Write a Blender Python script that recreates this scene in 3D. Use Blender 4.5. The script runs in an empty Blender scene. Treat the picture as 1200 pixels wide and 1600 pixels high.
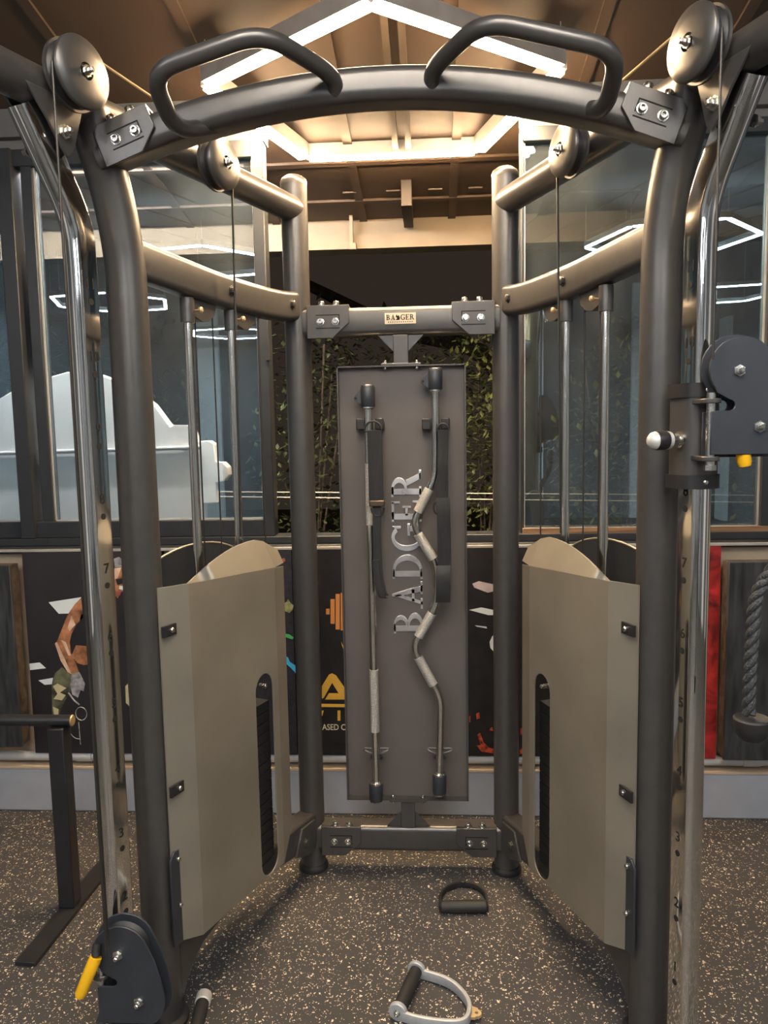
import bpy, math, random
from mathutils import Vector, Matrix
from mathutils.geometry import tessellate_polygon
random.seed(7)
scene = bpy.context.scene
COL = scene.collection
V = Vector
# ------------------------------------------------------------------ camera
CPOS = V((.0854, -2.3902, 1.4317)); YAW, PIT, ROL, FPX = .0615, -.1053, -.0187, 1202.0
_f = V((-math.sin(YAW)*math.cos(PIT), math.cos(YAW)*math.cos(PIT), math.sin(PIT)))
_r = V((math.cos(YAW), math.sin(YAW), 0)); _u = _r.cross(_f)
CR = _r*math.cos(ROL)+_u*math.sin(ROL); CU = -_r*math.sin(ROL)+_u*math.cos(ROL); CF = _f
cam = bpy.data.cameras.new('camera'); cam_o = bpy.data.objects.new('camera', cam); COL.objects.link(cam_o)
cam.sensor_fit = 'VERTICAL'; cam.sensor_height = 36; cam.sensor_width = 27; cam.lens = FPX/1600*36; cam.clip_start = .02
M = Matrix((CR, CU, -CF)).transposed().to_4x4(); M.translation = CPOS
cam_o.matrix_world = M
scene.camera = cam_o
# ------------------------------------------------------------------ world, exposure
w = bpy.data.worlds.new('night'); scene.world = w; w.use_nodes = True
bg = w.node_tree.nodes['Background']; bg.inputs[0].default_value = (.0105, .0078, .006, 1); bg.inputs[1].default_value = 1.0
vs = scene.view_settings
vs.view_transform = 'Standard'; vs.look = 'None'; vs.gamma = 1; vs.use_curve_mapping = False
vs.exposure = 1.38
LED_WARM = 115.0      # pentagon lamp emission
LED_NEAR_FILL = 75.0      # unseen hexagon added above the camera to light the machine's front
LED_COOL = 34.0      # hexagon lamps further back in the gym

def at(px, py, Y):
    """point on the vertical plane y=Y that lies on the line of sight through a photo pixel"""
    d = CF + CR*((px-600)/FPX) - CU*((py-800)/FPX)
    return CPOS + d*((Y-CPOS.y)/d.y)
def onfloor(px, py, z=0):
    d = CF + CR*((px-600)/FPX) - CU*((py-800)/FPX)
    return CPOS + d*((z-CPOS.z)/d.z)

# ------------------------------------------------------------------ materials
MATS = {}
def mat(name, col, rough=.5, metal=0., vary=.12, scale=12., bump=0., rvary=.08, spec=.5, coat=0., stretch=None):
    m = bpy.data.materials.new(name); m.use_nodes = True; nt = m.node_tree; b = nt.nodes['Principled BSDF']
    tc = nt.nodes.new('ShaderNodeTexCoord'); mp = nt.nodes.new('ShaderNodeMapping')
    nt.links.new(tc.outputs['Object'], mp.inputs[0])
    if stretch: mp.inputs['Scale'].default_value = stretch
    nz = nt.nodes.new('ShaderNodeTexNoise'); nz.inputs['Scale'].default_value = scale; nz.inputs['Detail'].default_value = 5
    nt.links.new(mp.outputs[0], nz.inputs['Vector'])
    cr = nt.nodes.new('ShaderNodeValToRGB')
    lo = [max(0, c*(1-vary)) for c in col]; hi = [min(1, c*(1+vary)) for c in col]
    cr.color_ramp.elements[0].color = (*lo, 1); cr.color_ramp.elements[1].color = (*hi, 1)
    cr.color_ramp.elements[0].position = .3; cr.color_ramp.elements[1].position = .7
    nt.links.new(nz.outputs['Fac'], cr.inputs[0]); nt.links.new(cr.outputs[0], b.inputs['Base Color'])
    mr = nt.nodes.new('ShaderNodeMapRange'); mr.inputs['To Min'].default_value = max(0.01, rough-rvary); mr.inputs['To Max'].default_value = min(1, rough+rvary)
    nt.links.new(nz.outputs['Fac'], mr.inputs[0]); nt.links.new(mr.outputs[0], b.inputs['Roughness'])
    b.inputs['Metallic'].default_value = metal; b.inputs['Specular IOR Level'].default_value = spec
    if coat: b.inputs['Coat Weight'].default_value = coat; b.inputs['Coat Roughness'].default_value = .2
    if bump:
        bp = nt.nodes.new('ShaderNodeBump'); bp.inputs['Strength'].default_value = bump; bp.inputs['Distance'].default_value = .004
        nt.links.new(nz.outputs['Fac'], bp.inputs['Height']); nt.links.new(bp.outputs[0], b.inputs['Normal'])
    MATS[name] = m
    return m
def emis(name, col, strength):
    m = bpy.data.materials.new(name); m.use_nodes = True; nt = m.node_tree
    nt.nodes.remove(nt.nodes['Principled BSDF'])
    e = nt.nodes.new('ShaderNodeEmission'); e.inputs[0].default_value = (*col, 1); e.inputs[1].default_value = strength
    nt.links.new(e.outputs[0], nt.nodes['Material Output'].inputs[0]); return m
M_frame = mat('powder_coat_charcoal', (.108, .103, .101), .33, .6, .06, 40, 0, .04)
M_frame2 = mat('powder_coat_panel', (.125, .110, .103), .5, .2, .08, 8, 0, .05)
M_black = mat('black_satin', (.018, .018, .02), .42, 0, .2, 20)
M_navy = mat('dark_plate', (.05, .056, .068), .42, .45, .08, 20)
M_rubber = mat('black_rubber', (.016, .016, .017), .6, 0, .2, 30)
M_chrome = mat('chrome', (.80, .80, .78), .08, 1, .05, 9, 0, .05, stretch=(1, 1, .25))
M_hole = mat('dark_hole', (.006, .006, .006), .9, 0)
M_steel = mat('zinc_bolt', (.62, .61, .58), .26, 1, .06, 60)
M_bar = mat('bar_chrome', (.74, .73, .69), .16, 1, .05, 30)
M_knurl = mat('knurled_steel', (.62, .61, .57), .42, .9, .35, 420, 1.0)
M_shroud = mat('shroud_champagne', (.275, .25, .205), .42, .45, .13, 4.5, 0, .06)
M_web = mat('nylon_webbing', (.014, .014, .015), .7, 0, .4, 160, .4, stretch=(1, 1, .1))
M_yellow = mat('yellow_plastic', (.85, .46, .01), .38, 0, .05)
M_silver = mat('silver_plastic', (.62, .62, .6), .35, .3, .05)
M_alu = mat('grey_cast_aluminium', (.44, .46, .48), .45, .35, .08, 80, .1)
M_brass = mat('brass_swivel', (.62, .46, .26), .4, .6)
M_winframe = mat('window_aluminium', (.03, .034, .04), .38, .3, .1, 15)
M_wood = mat('wood_strip', (.2, .115, .06), .6, 0, .5, 22, .2, stretch=(.2, 1, 4))
M_beige = mat('beige_plaster', (.5, .39, .28), .85, 0, .12, 9, .3)
M_plinth = mat('blue_grey_plinth', (.36, .38, .42), .75, 0, .1, 6, .2)
M_conduit = mat('grey_pvc', (.48, .48, .48), .5, 0, .06)
M_cream = mat('cream_beam', (.20, .158, .112), .8, 0, .1, 7, .2)
M_header = mat('grey_header', (.16, .165, .17), .6, .2, .1, 6)
M_ceil = mat('brown_ceiling', (.072, .045, .029), .62, 0, .12, 3, .05)
M_rafter = mat('dark_rafter', (.025, .017, .012), .7, 0, .3, 9)
M_duct = mat('painted_duct', (.09, .066, .045), .6, 0)
M_wall = mat('grey_gym_wall', (.15, .165, .18), .8, 0, .2, 2)
M_ground = mat('night_soil', (.03, .024, .018), .95, 0, .5, 5, .4)
M_board = mat('black_painted_plywood', (.026, .029, .031), .55, 0, .75, 14, .5, stretch=(3, 1, .5))
M_boardedge = mat('raw_plywood_edge', (.05, .037, .027), .8, 0, .8, 30, .4)
M_white = mat('white_board', (.84, .83, .82), .6, 0, .04, 4)
M_leaf = mat('leaf_dark', (.034, .045, .014), .55, 0, .7, 6)
M_leaf2 = mat('leaf_olive', (.062, .072, .02), .5, 0, .6, 6)
M_bark = mat('bark', (.035, .025, .018), .9, 0, .5, 20, .6)
M_wire = mat('wire_steel', (.6, .55, .45), .4, .6)
M_lampalu = mat('lamp_aluminium', (.55, .53, .5), .4, .6)
M_cable = mat('cable_black', (.035, .033, .03), .38, .3, .1)
E_warm = emis('led_warm', (1, .70, .40), LED_WARM)
E_eave_fill = emis('led_eave_fill', (1, .96, .93), 230.0)  # for the added tube that lights the white board
E_near_fill = emis('led_near_fill', (1, .90, .77), LED_NEAR_FILL)
E_cool = emis('led_cool', (.93, .965, 1), LED_COOL)

def floor_mat():
    m = bpy.data.materials.new('speckled_rubber'); m.use_nodes = True; nt = m.node_tree; b = nt.nodes['Principled BSDF']
    N = nt.nodes.new; L = nt.links.new
    tc = N('ShaderNodeTexCoord'); nz = N('ShaderNodeTexNoise'); nz.inputs['Scale'].default_value = 130; nz.inputs['Detail'].default_value = 1
    L(tc.outputs['Object'], nz.inputs['Vector'])
    sub = N('ShaderNodeVectorMath'); sub.operation = 'SUBTRACT'; sub.inputs[1].default_value = (.5, .5, .5); L(nz.outputs['Color'], sub.inputs[0])
    sc = N('ShaderNodeVectorMath'); sc.operation = 'SCALE'; sc.inputs['Scale'].default_value = .014; L(sub.outputs[0], sc.inputs[0])
    ad = N('ShaderNodeVectorMath'); ad.operation = 'ADD'; L(tc.outputs['Object'], ad.inputs[0]); L(sc.outputs[0], ad.inputs[1])
    masks = []
    for scale, thr, gate in ((95, .26, .58), (190, .29, .72), (46, .17, .82)):
        vo = N('ShaderNodeTexVoronoi'); vo.inputs['Scale'].default_value = scale; L(ad.outputs[0], vo.inputs['Vector'])
        lt = N('ShaderNodeMath'); lt.operation = 'LESS_THAN'; lt.inputs[1].default_value = thr; L(vo.outputs['Distance'], lt.inputs[0])
        sp = N('ShaderNodeSeparateColor'); L(vo.outputs['Color'], sp.inputs[0])
        gt = N('ShaderNodeMath'); gt.operation = 'GREATER_THAN'; gt.inputs[1].default_value = gate; L(sp.outputs[0], gt.inputs[0])
        mu = N('ShaderNodeMath'); mu.operation = 'MULTIPLY'; L(lt.outputs[0], mu.inputs[0]); L(gt.outputs[0], mu.inputs[1]); masks.append(mu)
    mx = N('ShaderNodeMath'); mx.operation = 'MAXIMUM'; L(masks[0].outputs[0], mx.inputs[0]); L(masks[1].outputs[0], mx.inputs[1])
    mx2 = N('ShaderNodeMath'); mx2.operation = 'MAXIMUM'; L(mx.outputs[0], mx2.inputs[0]); L(masks[2].outputs[0], mx2.inputs[1])
    n2 = N('ShaderNodeTexNoise'); n2.inputs['Scale'].default_value = 2.2; n2.inputs['Detail'].default_value = 6; L(tc.outputs['Object'], n2.inputs['Vector'])
    cr = N('ShaderNodeValToRGB'); cr.color_ramp.elements[0].color = (.031, .031, .033, 1); cr.color_ramp.elements[1].color = (.055, .053, .054, 1)
    cr.color_ramp.elements[0].position = .3; cr.color_ramp.elements[1].position = .7; L(n2.outputs['Fac'], cr.inputs[0])
    n3 = N('ShaderNodeTexNoise'); n3.inputs['Scale'].default_value = 60; L(tc.outputs['Object'], n3.inputs['Vector'])
    c3 = N('ShaderNodeValToRGB'); c3.color_ramp.elements[0].color = (.55, .42, .27, 1); c3.color_ramp.elements[1].color = (.95, .84, .66, 1)
    c3.color_ramp.elements[0].position = .35; c3.color_ramp.elements[1].position = .65; L(n3.outputs['Fac'], c3.inputs[0])
    mix = N('ShaderNodeMix'); mix.data_type = 'RGBA'; L(mx2.outputs[0], mix.inputs['Factor']); L(cr.outputs[0], mix.inputs['A']); L(c3.outputs[0], mix.inputs['B'])
    L(mix.outputs['Result'], b.inputs['Base Color']); b.inputs['Roughness'].default_value = .62
    n4 = N('ShaderNodeTexNoise'); n4.inputs['Scale'].default_value = 260; L(tc.outputs['Object'], n4.inputs['Vector'])
    bp = N('ShaderNodeBump'); bp.inputs['Strength'].default_value = .35; bp.inputs['Distance'].default_value = .002; L(n4.outputs['Fac'], bp.inputs['Height']); L(bp.outputs[0], b.inputs['Normal'])
    return m
M_floor = floor_mat()
def glass_mat():
    m = bpy.data.materials.new('window_glass'); m.use_nodes = True; nt = m.node_tree
    nt.nodes.remove(nt.nodes['Principled BSDF']); N = nt.nodes.new; L = nt.links.new
    tr = N('ShaderNodeBsdfTransparent'); tr.inputs[0].default_value = (.90, .92, .92, 1)
    gl = N('ShaderNodeBsdfGlossy'); gl.inputs['Color'].default_value = (.60, .86, 1, 1); gl.inputs['Roughness'].default_value = 0.0
    df = N('ShaderNodeBsdfDiffuse'); df.inputs[0].default_value = (.30, .36, .40, 1)
    fr = N('ShaderNodeFresnel'); fr.inputs[0].default_value = 1.5
    mr = N('ShaderNodeMapRange'); mr.inputs['From Max'].default_value = 1; mr.inputs['To Min'].default_value = .24; mr.inputs['To Max'].default_value = 1; L(fr.outputs[0], mr.inputs[0])
    m1 = N('ShaderNodeMixShader'); L(mr.outputs[0], m1.inputs[0]); L(tr.outputs[0], m1.inputs[1]); L(gl.outputs[0], m1.inputs[2])
    tc = N('ShaderNodeTexCoord'); mp = N('ShaderNodeMapping'); mp.inputs['Scale'].default_value = (1, 1, .5); nz = N('ShaderNodeTexNoise'); nz.inputs['Scale'].default_value = 7; nz.inputs['Detail'].default_value = 8
    L(tc.outputs['Object'], mp.inputs[0]); L(mp.outputs[0], nz.inputs['Vector'])
    m2r = N('ShaderNodeMapRange'); m2r.inputs['From Min'].default_value = .35; m2r.inputs['From Max'].default_value = .75; m2r.inputs['To Min'].default_value = .02; m2r.inputs['To Max'].default_value = .10; L(nz.outputs['Fac'], m2r.inputs[0])
    m2 = N('ShaderNodeMixShader'); L(m2r.outputs[0], m2.inputs[0]); L(m1.outputs[0], m2.inputs[1]); L(df.outputs[0], m2.inputs[2])
    L(m2.outputs[0], nt.nodes['Material Output'].inputs[0]); return m
M_glass = glass_mat()
M_letter = mat('chrome_letter', (.86, .82, .85), .30, .9, .22, 14, 0, .08)

# ------------------------------------------------------------------ mesh building
def frame_of(axis):
    a = axis.normalized(); h = V((0, 0, 1)) if abs(a.z) < .9 else V((1, 0, 0))
    x = a.cross(h).normalized(); return x, a.cross(x).normalized(), a
class MB:
    def __init__(s): s.v = []; s.f = []
    def add(s, vs, fs):
        o = len(s.v); s.v += [V(p) for p in vs]; s.f += [tuple(i+o for i in f) for f in fs]; return s
    def box(s, c, size, ax=None):
        c = V(c); ax = ax or (V((1, 0, 0)), V((0, 1, 0)), V((0, 0, 1))); h = [x/2 for x in size]
        p = [c+ax[0]*(i*h[0])+ax[1]*(j*h[1])+ax[2]*(k*h[2]) for i in (-1, 1) for j in (-1, 1) for k in (-1, 1)]
        return s.add(p, [(0, 1, 3, 2), (4, 6, 7, 5), (0, 4, 5, 1), (2, 3, 7, 6), (0, 2, 6, 4), (1, 5, 7, 3)])
    def span(s, a, b): return s.box([(a[i]+b[i])/2 for i in range(3)], [abs(a[i]-b[i]) for i in range(3)])
    def lathe(s, prof, o, axis, seg=20):
        o = V(o); x, y, a = frame_of(V(axis)); vs = []; fs = []
        for r, h in prof:
            for k in range(seg):
                t = 2*math.pi*k/seg; vs.append(o+a*h+(x*math.cos(t)+y*math.sin(t))*max(r, 1e-5))
        for i in range(len(prof)-1):
            for k in range(seg):
                k2 = (k+1) % seg; fs.append((i*seg+k, i*seg+k2, (i+1)*seg+k2, (i+1)*seg+k))
        fs.append(tuple(range(seg))[::-1]); fs.append(tuple(range((len(prof)-1)*seg, len(prof)*seg)))
        return s.add(vs, fs)
    def cyl(s, p0, p1, r, r1=None, seg=16):
        p0 = V(p0); p1 = V(p1); L = (p1-p0).length
        return s.lathe([(r, 0), (r if r1 is None else r1, L)], p0, p1-p0, seg)
    def tube(s, path, r, seg=12):
        path = [V(p) for p in path]; n = len(path); vs = []; fs = []
        t = (path[1]-path[0]).normalized(); x, y, _ = frame_of(t)
        rr = r if isinstance(r, (list, tuple)) else [r]*n
        for i, p in enumerate(path):
            t2 = (path[min(i+1, n-1)]-path[max(i-1, 0)]).normalized()
            q = t.rotation_difference(t2); x = q @ x; y = q @ y; t = t2
            for k in range(seg):
                a = 2*math.pi*k/seg; vs.append(p+(x*math.cos(a)+y*math.sin(a))*rr[i])
        for i in range(n-1):
            for k in range(seg):
                k2 = (k+1) % seg; fs.append((i*seg+k, i*seg+k2, (i+1)*seg+k2, (i+1)*seg+k))
        fs.append(tuple(range(seg))[::-1]); fs.append(tuple(range((n-1)*seg, n*seg)))
        return s.add(vs, fs)
    def sweep(s, sec, path, avec):
        """section (a,b) swept along path; a runs along the fixed vector avec"""
        path = [V(p) for p in path]; n = len(path); m = len(sec); a = V(avec).normalized(); vs = []; fs = []
        for i, p in enumerate(path):
            t = (path[min(i+1, n-1)]-path[max(i-1, 0)]).normalized(); b = a.cross(t).normalized()
            vs += [p+a*u+b*v for u, v in sec]
        for i in range(n-1):
            for k in range(m):
                k2 = (k+1) % m; fs.append((i*m+k, i*m+k2, (i+1)*m+k2, (i+1)*m+k))
        fs.append(tuple(range(m))[::-1]); fs.append(tuple(range((n-1)*m, n*m)))
        return s.add(vs, fs)
    def prism(s, outer, fn, th, holes=()):
        """outline (u,v) mapped by fn to 3-D, extruded by vector th"""
        loops = [list(outer)]+[list(h) for h in holes]; th = V(th)
        flat = [p for l in loops for p in l]; tri = tessellate_polygon([[V((p[0], p[1], 0)) for p in l] for l in loops])
        n = len(flat); base = [V(fn(*p)) for p in flat]; vs = base+[p+th for p in base]
        fs = [tuple(t) for t in tri]+[tuple(i+n for i in t[::-1]) for t in tri]; o = 0
        for l in loops:
            k = len(l)
            for i in range(k): j = (i+1) % k; fs.append((o+i, o+j, o+j+n, o+i+n))
            o += k
        return s.add(vs, fs)
    def sphere(s, c, r, sc=(1, 1, 1), seg=14, ring=8):
        c = V(c); vs = []; fs = []
        for i in range(ring+1):
            th = math.pi*i/ring
            for k in range(seg):
                ph = 2*math.pi*k/seg
                vs.append(c+V((r*sc[0]*math.sin(th)*math.cos(ph), r*sc[1]*math.sin(th)*math.sin(ph), r*sc[2]*math.cos(th))))
        for i in range(ring):
            for k in range(seg):
                k2 = (k+1) % seg; fs.append((i*seg+k, i*seg+k2, (i+1)*seg+k2, (i+1)*seg+k))
        return s.add(vs, fs)
    def mesh(s, name, m, off=V((0, 0, 0)), smooth=35):
        import bmesh
        me = bpy.data.meshes.new(name); me.from_pydata([tuple(p-off) for p in s.v], [], s.f)
        bm = bmesh.new(); bm.from_mesh(me); bmesh.ops.remove_doubles(bm, verts=bm.verts, dist=1e-6)
        bmesh.ops.recalc_face_normals(bm, faces=bm.faces); bm.to_mesh(me); bm.free()
        if smooth:
            me.polygons.foreach_set('use_smooth', [True]*len(me.polygons)); me.set_sharp_from_angle(angle=math.radians(smooth))
        me.materials.append(m); return me
ROOTOFF = {}
def root_off(o):
    while o.parent: o = o.parent
    return ROOTOFF.get(o.name, V((0, 0, 0)))
def obj(name, mb, m, parent=None, smooth=35, label=None, bevel=0):
    off = root_off(parent) if parent else V((0, 0, 0))
    o = bpy.data.objects.new(name, mb.mesh(name, m, off, smooth)); COL.objects.link(o)
    if parent: o.parent = parent
    if label: o['label'] = label
    if bevel:
        b = o.modifiers.new('bevel', 'BEVEL'); b.width = bevel; b.segments = 2; b.limit_method = 'ANGLE'; b.angle_limit = math.radians(40)
    return o
def tag(o, label, cat, group=None):
    o['label'] = label; o['category'] = cat
    if group: o['group'] = group
    return o
def thing(name, label, cat, loc=(0, 0, 0), group=None):
    o = bpy.data.objects.new(name, None); COL.objects.link(o); o.location = loc; o.empty_display_size = .1
    ROOTOFF[o.name] = V(loc); return tag(o, label, cat, group)
def struct(name, mb, m, label=None, smooth=35, bevel=0):
    o = obj(name, mb, m, None, smooth, label, bevel); o['kind'] = 'structure'; return o
def inst(name, me, parent, pos, direction=(0, 0, 1), scale=1., roll=0):
    o = bpy.data.objects.new(name, me); COL.objects.link(o); o.parent = parent
    o.location = V(pos)-root_off(parent); o.rotation_mode = 'QUATERNION'
    o.rotation_quaternion = V(direction).to_track_quat('Z', 'Y'); o.scale = (scale,)*3; return o
def rrect(w, h, r, seg=4):
    """rounded rectangle outline; r one radius or four (++, -+, --, +-)"""
    rs = r if isinstance(r, (tuple, list)) else (r,)*4; out = []
    for (sx, sy, a0), q in zip(((1, 1, 0), (-1, 1, 90), (-1, -1, 180), (1, -1, 270)), rs):
        for k in range(seg+1):
            a = math.radians(a0+90*k/seg); out.append((sx*(w/2-q)+q*math.cos(a), sy*(h/2-q)+q*math.sin(a)))
    return out
def smooth_path(pts, n=6):
    pts = [V(p) for p in pts]; P = [pts[0]*2-pts[1]]+pts+[pts[-1]*2-pts[-2]]; out = []
    for i in range(1, len(P)-2):
        for k in range(n):
            t = k/n; a, b, c, d = P[i-1:i+3]
            out.append(.5*((2*b)+(c-a)*t+(2*a-5*b+4*c-d)*t*t+(3*b-a-3*c+d)*t**3))
    return out+[pts[-1]]
def fillet(pts, r, n=6):
    pts = [V(p) for p in pts]; out = [pts[0]]
    for i in range(1, len(pts)-1):
        a, b, c = pts[i-1:i+2]; ra = min(r, (a-b).length*.45); rc = min(r, (c-b).length*.45)
        p0 = b+(a-b).normalized()*ra; p2 = b+(c-b).normalized()*rc
        for k in range(n+1):
            t = k/n; out.append(p0*(1-t)**2+b*2*t*(1-t)+p2*t*t)
    return out+[pts[-1]]
def text_shape(body, size, fn, mb, th):
    """flat default-font text mapped by fn(u,v)"""
    cu = bpy.data.curves.new('text', 'FONT'); cu.body = body; cu.size = size; cu.align_x = 'CENTER'; cu.align_y = 'CENTER'; cu.resolution_u = 3; cu.offset = size*.012
    o = bpy.data.objects.new('text', cu); me = o.to_mesh()
    vs = [V(fn(p.co.x, p.co.y)) for p in me.vertices]; fs = [tuple(p.vertices) for p in me.polygons]
    mb.add([p+V(th) for p in vs], fs)
    o.to_mesh_clear(); bpy.data.objects.remove(o); bpy.data.curves.remove(cu); return mb

# ================================================================== THE SETTING
CEIL = lambda y: 2.66-.16*y
mb = MB(); mb.span((-4.5, -9, -.06), (4.5, .36, 0)); struct('floor', mb, M_floor, 'dark rubber floor with beige speckles')
mb = MB(); mb.add([(-4.5, -9, CEIL(-9)), (4.5, -9, CEIL(-9)), (4.5, 1.5, CEIL(1.5)), (-4.5, 1.5, CEIL(1.5)),
                   (-4.5, -9, CEIL(-9)+.05), (4.5, -9, CEIL(-9)+.05), (4.5, 1.5, CEIL(1.5)+.05), (-4.5, 1.5, CEIL(1.5)+.05)],
                  [(0, 1, 2, 3), (4, 5, 6, 7), (0, 1, 5, 4), (1, 2, 6, 5), (2, 3, 7, 6), (3, 0, 4, 7)])
ceil = struct('ceiling', mb, M_ceil, 'sloping brown sheet ceiling with shallow ribs')
rib = MB(); ax = (V((1, 0, 0)), V((0, 1, -.16)).normalized(), V((0, .16, 1)).normalized())
for i in range(-8, 9):
    m1 = MB(); x = i*.42+.2
    m1.box((x, -3.75, CEIL(-3.75)-.004), (.035, 10.6, .012), ax); obj('rib', m1, M_ceil, ceil)
for y in (.86, 1.2):
    m1 = MB(); m1.box((0, y, CEIL(y)-.004), (9, .03, .014), ax); obj('purlin', m1, M_ceil, ceil)
m1 = MB(); p = at(638, 345, 1.3); m1.span((p.x-.022, 1.02, p.z-.01), (p.x+.022, 1.38, CEIL(1.1)+.01)); obj('rafter', m1, M_rafter, ceil)
for px in (440, 548, 615, 680, 742):
    m1 = MB(); p = at(px, 312, 1.15); m1.span((p.x-.03, 1.1, CEIL(1.1)-.012), (p.x+.03, 1.3, CEIL(1.2)+.01)); obj('batten', m1, M_ceil, ceil)
for dx in (0, .05):
    m1 = MB(); m1.box((-.035+dx, .2, 2.605), (.022, 1.15, .03), ax); obj('cable_duct', m1, M_duct, ceil)
# cream eave beam
a = at(600, 340, 1.4); b = at(600, 379, 1.4)
mb = MB(); mb.span((-4.5, 1.4, b.z+.02), (4.5, 1.5, CEIL(1.4)+.01)); mb.span((-4.5, 1.375, b.z-.03), (4.5, 1.5, b.z+.035))
beam = struct('trim_1', mb, M_cream, 'cream beam along the eave above the dark opening')
m1 = MB(); p = at(549, 345, 1.37); q = at(556, 388, 1.37); m1.span((p.x-.008, 1.345, q.z), (p.x+.008, 1.375, p.z+.06)); m1.span((p.x-.01, 1.34, q.z-.01), (p.x+.022, 1.375, q.z+.02)); obj('conduit_drop', m1, M_cream, beam)
# walls
mb = MB(); mb.span((-4.5, .40, 0), (4.5, .58, 1.0)); wall_b = struct('wall_back', mb, M_beige, 'low plastered wall under the windows')
mb = MB(); mb.span((-4.5, .35, 0), (4.5, .40, .172)); struct('baseboard_back', mb, M_plinth, 'blue-grey plinth along the foot of the wall', bevel=.006)
m1 = MB(); m1.span((-4.5, .346, .172), (4.5, .40, .180)); struct('trim_2', m1, M_beige, 'beige ledge on top of the plinth')
m1 = MB(); m1.cyl((-4.5, .372, .213), (4.5, .372, .213), .018); c = struct('trim_3', m1, M_conduit, 'grey conduit pipe running along the ledge')
for x in (-1.25, 1.235):
    m1 = MB(); m1.cyl((x-.03, .372, .213), (x+.03, .372, .213), .0215); obj('pipe_coupling', m1, M_conduit, c)
mb = MB(); mb.span((-4.6, -9, 0), (-4.5, .5, 4.3)); struct('wall_left', mb, M_wall)
mb = MB(); mb.span((4.5, -9, 0), (4.6, .5, 4.3)); struct('wall_right', mb, M_wall)
mb = MB(); mb.span((-4.6, -9.1, 0), (4.6, -9, 4.3)); struct('wall_front', mb, M_wall)
for k in range(6):  # side-wall columns added behind the camera so the chrome mirrors pale streaks
    for nm, x in (('left', -4.47), ('right', 4.47)):
        mb = MB(); mb.span((x-.04, -.9-1.5*k, 0), (x+.04, -1.25-1.5*k, 3.0)); struct('trim_%d' % (10+2*k+(x > 0)), mb, M_white, 'added white pilaster out of view on the side wall, for streaks in the chrome')
for k in range(5):  # same added pale reflectors on the far wall
    mb = MB(); mb.span((-3.6+1.7*k, -9, 0), (-3.25+1.7*k, -8.92, 3.6)); struct('trim_%d' % (30+k), mb, M_white, 'added white pilaster out of view on the far wall, for streaks in the chrome')
# sill under both windows
mb = MB(); mb.span((-4.5, .37, 1.0), (4.5, .56, 1.022)); struct('trim_4', mb, M_winframe, 'dark sill track under the windows', bevel=.003)
m1 = MB(); m1.span((-4.5, .352, 1.008), (4.5, .37, 1.016)); struct('trim_5', m1, M_lampalu, 'thin bright metal edge of the sill')
mb = MB(); mb.span((-4.5, .40, 1.022), (4.5, .50, 1.05)); struct('trim_6', mb, M_winframe, 'lower black window track', bevel=.003)
def window(name, label, x0, x1, z0, z1, stl, bot, top, panes, extra=()):
    m0 = MB(); m0.span((x0, .42, z0), (x1, .48, z0+bot)); o = struct(name, m0, M_winframe, label, bevel=.003)
    m1 = MB(); m1.span((x0, .42, z1-top), (x1, .48, z1)); obj('top_rail', m1, M_winframe, o, bevel=.003)
    for a, b, yy in stl:
        m1 = MB(); m1.span((a, .415+yy, z0), (b, .485, z1)); obj('stile', m1, M_winframe, o, bevel=.003)
    for a, b in panes:
        m1 = MB(); m1.span((a-.01, .448, z0+bot-.01), (b+.01, .452, z1-top+.01)); obj('pane', m1, M_glass, o, 0)
        m1 = MB()
        for q in ((a, z0+bot, a+.005, z1-top), (b-.005, z0+bot, b, z1-top), (a, z0+bot, b, z0+bot+.005)):
            m1.span((q[0], .438, q[1]), (q[2], .446, q[3]))
        obj('glazing_bead', m1, M_lampalu, o, 0)
    return o
w1 = window('window_1', 'black framed sliding glass window on the left', -2.7, -.495, 1.05, 2.465,
       ((-2.7, -2.62, 0), (-1.462, -1.408, -.012), (-1.385, -1.343, .01), (-.537, -.495, 0)), .062, .06, ((-2.62, -1.462), (-1.343, -.537)))
m1 = MB(); p = at(419, 548, .41); m1.span((p.x-.008, .40, p.z-.035), (p.x+.008, .415, p.z+.04)); obj('latch', m1, M_black, w1)
w2 = window('window_2', 'large glass window on the right with thin black frame', .418, 2.6, 1.05, 2.47,
       ((.412, .424, .01), (1.262, 1.32, 0), (2.54, 2.6, 0)), .012, .05, ((.424, 1.262), (1.32, 2.54)))
m1 = MB(); m1.span((.418, .405, 1.05), (2.6, .425, 1.068)); obj('wooden_bead', m1, M_wood, w2)
for n, x0, x1 in ((7, -4.5, -.49), (8, .415, 4.5)):
    mb = MB(); mb.span((x0, .40, 2.50), (x1, .52, CEIL(.46)+.02)); mb.span((x0, .43, 2.462), (x1, .5, 2.50)); struct('trim_%d' % n, mb, M_header, 'grey header over the window')
mb = MB(); mb.span((-4.5, .42, 1.05), (-2.7, .5, 2.5)); struct('wall_back_left', mb, M_wall)
mb = MB(); mb.span((2.6, .42, 1.05), (4.5, .5, 2.5)); struct('wall_back_right', mb, M_wall)
mb = MB(); mb.span((-9, .58, -.1), (9, 12, -.02)); struct('ground', mb, M_ground, 'dark earth outside')

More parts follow.
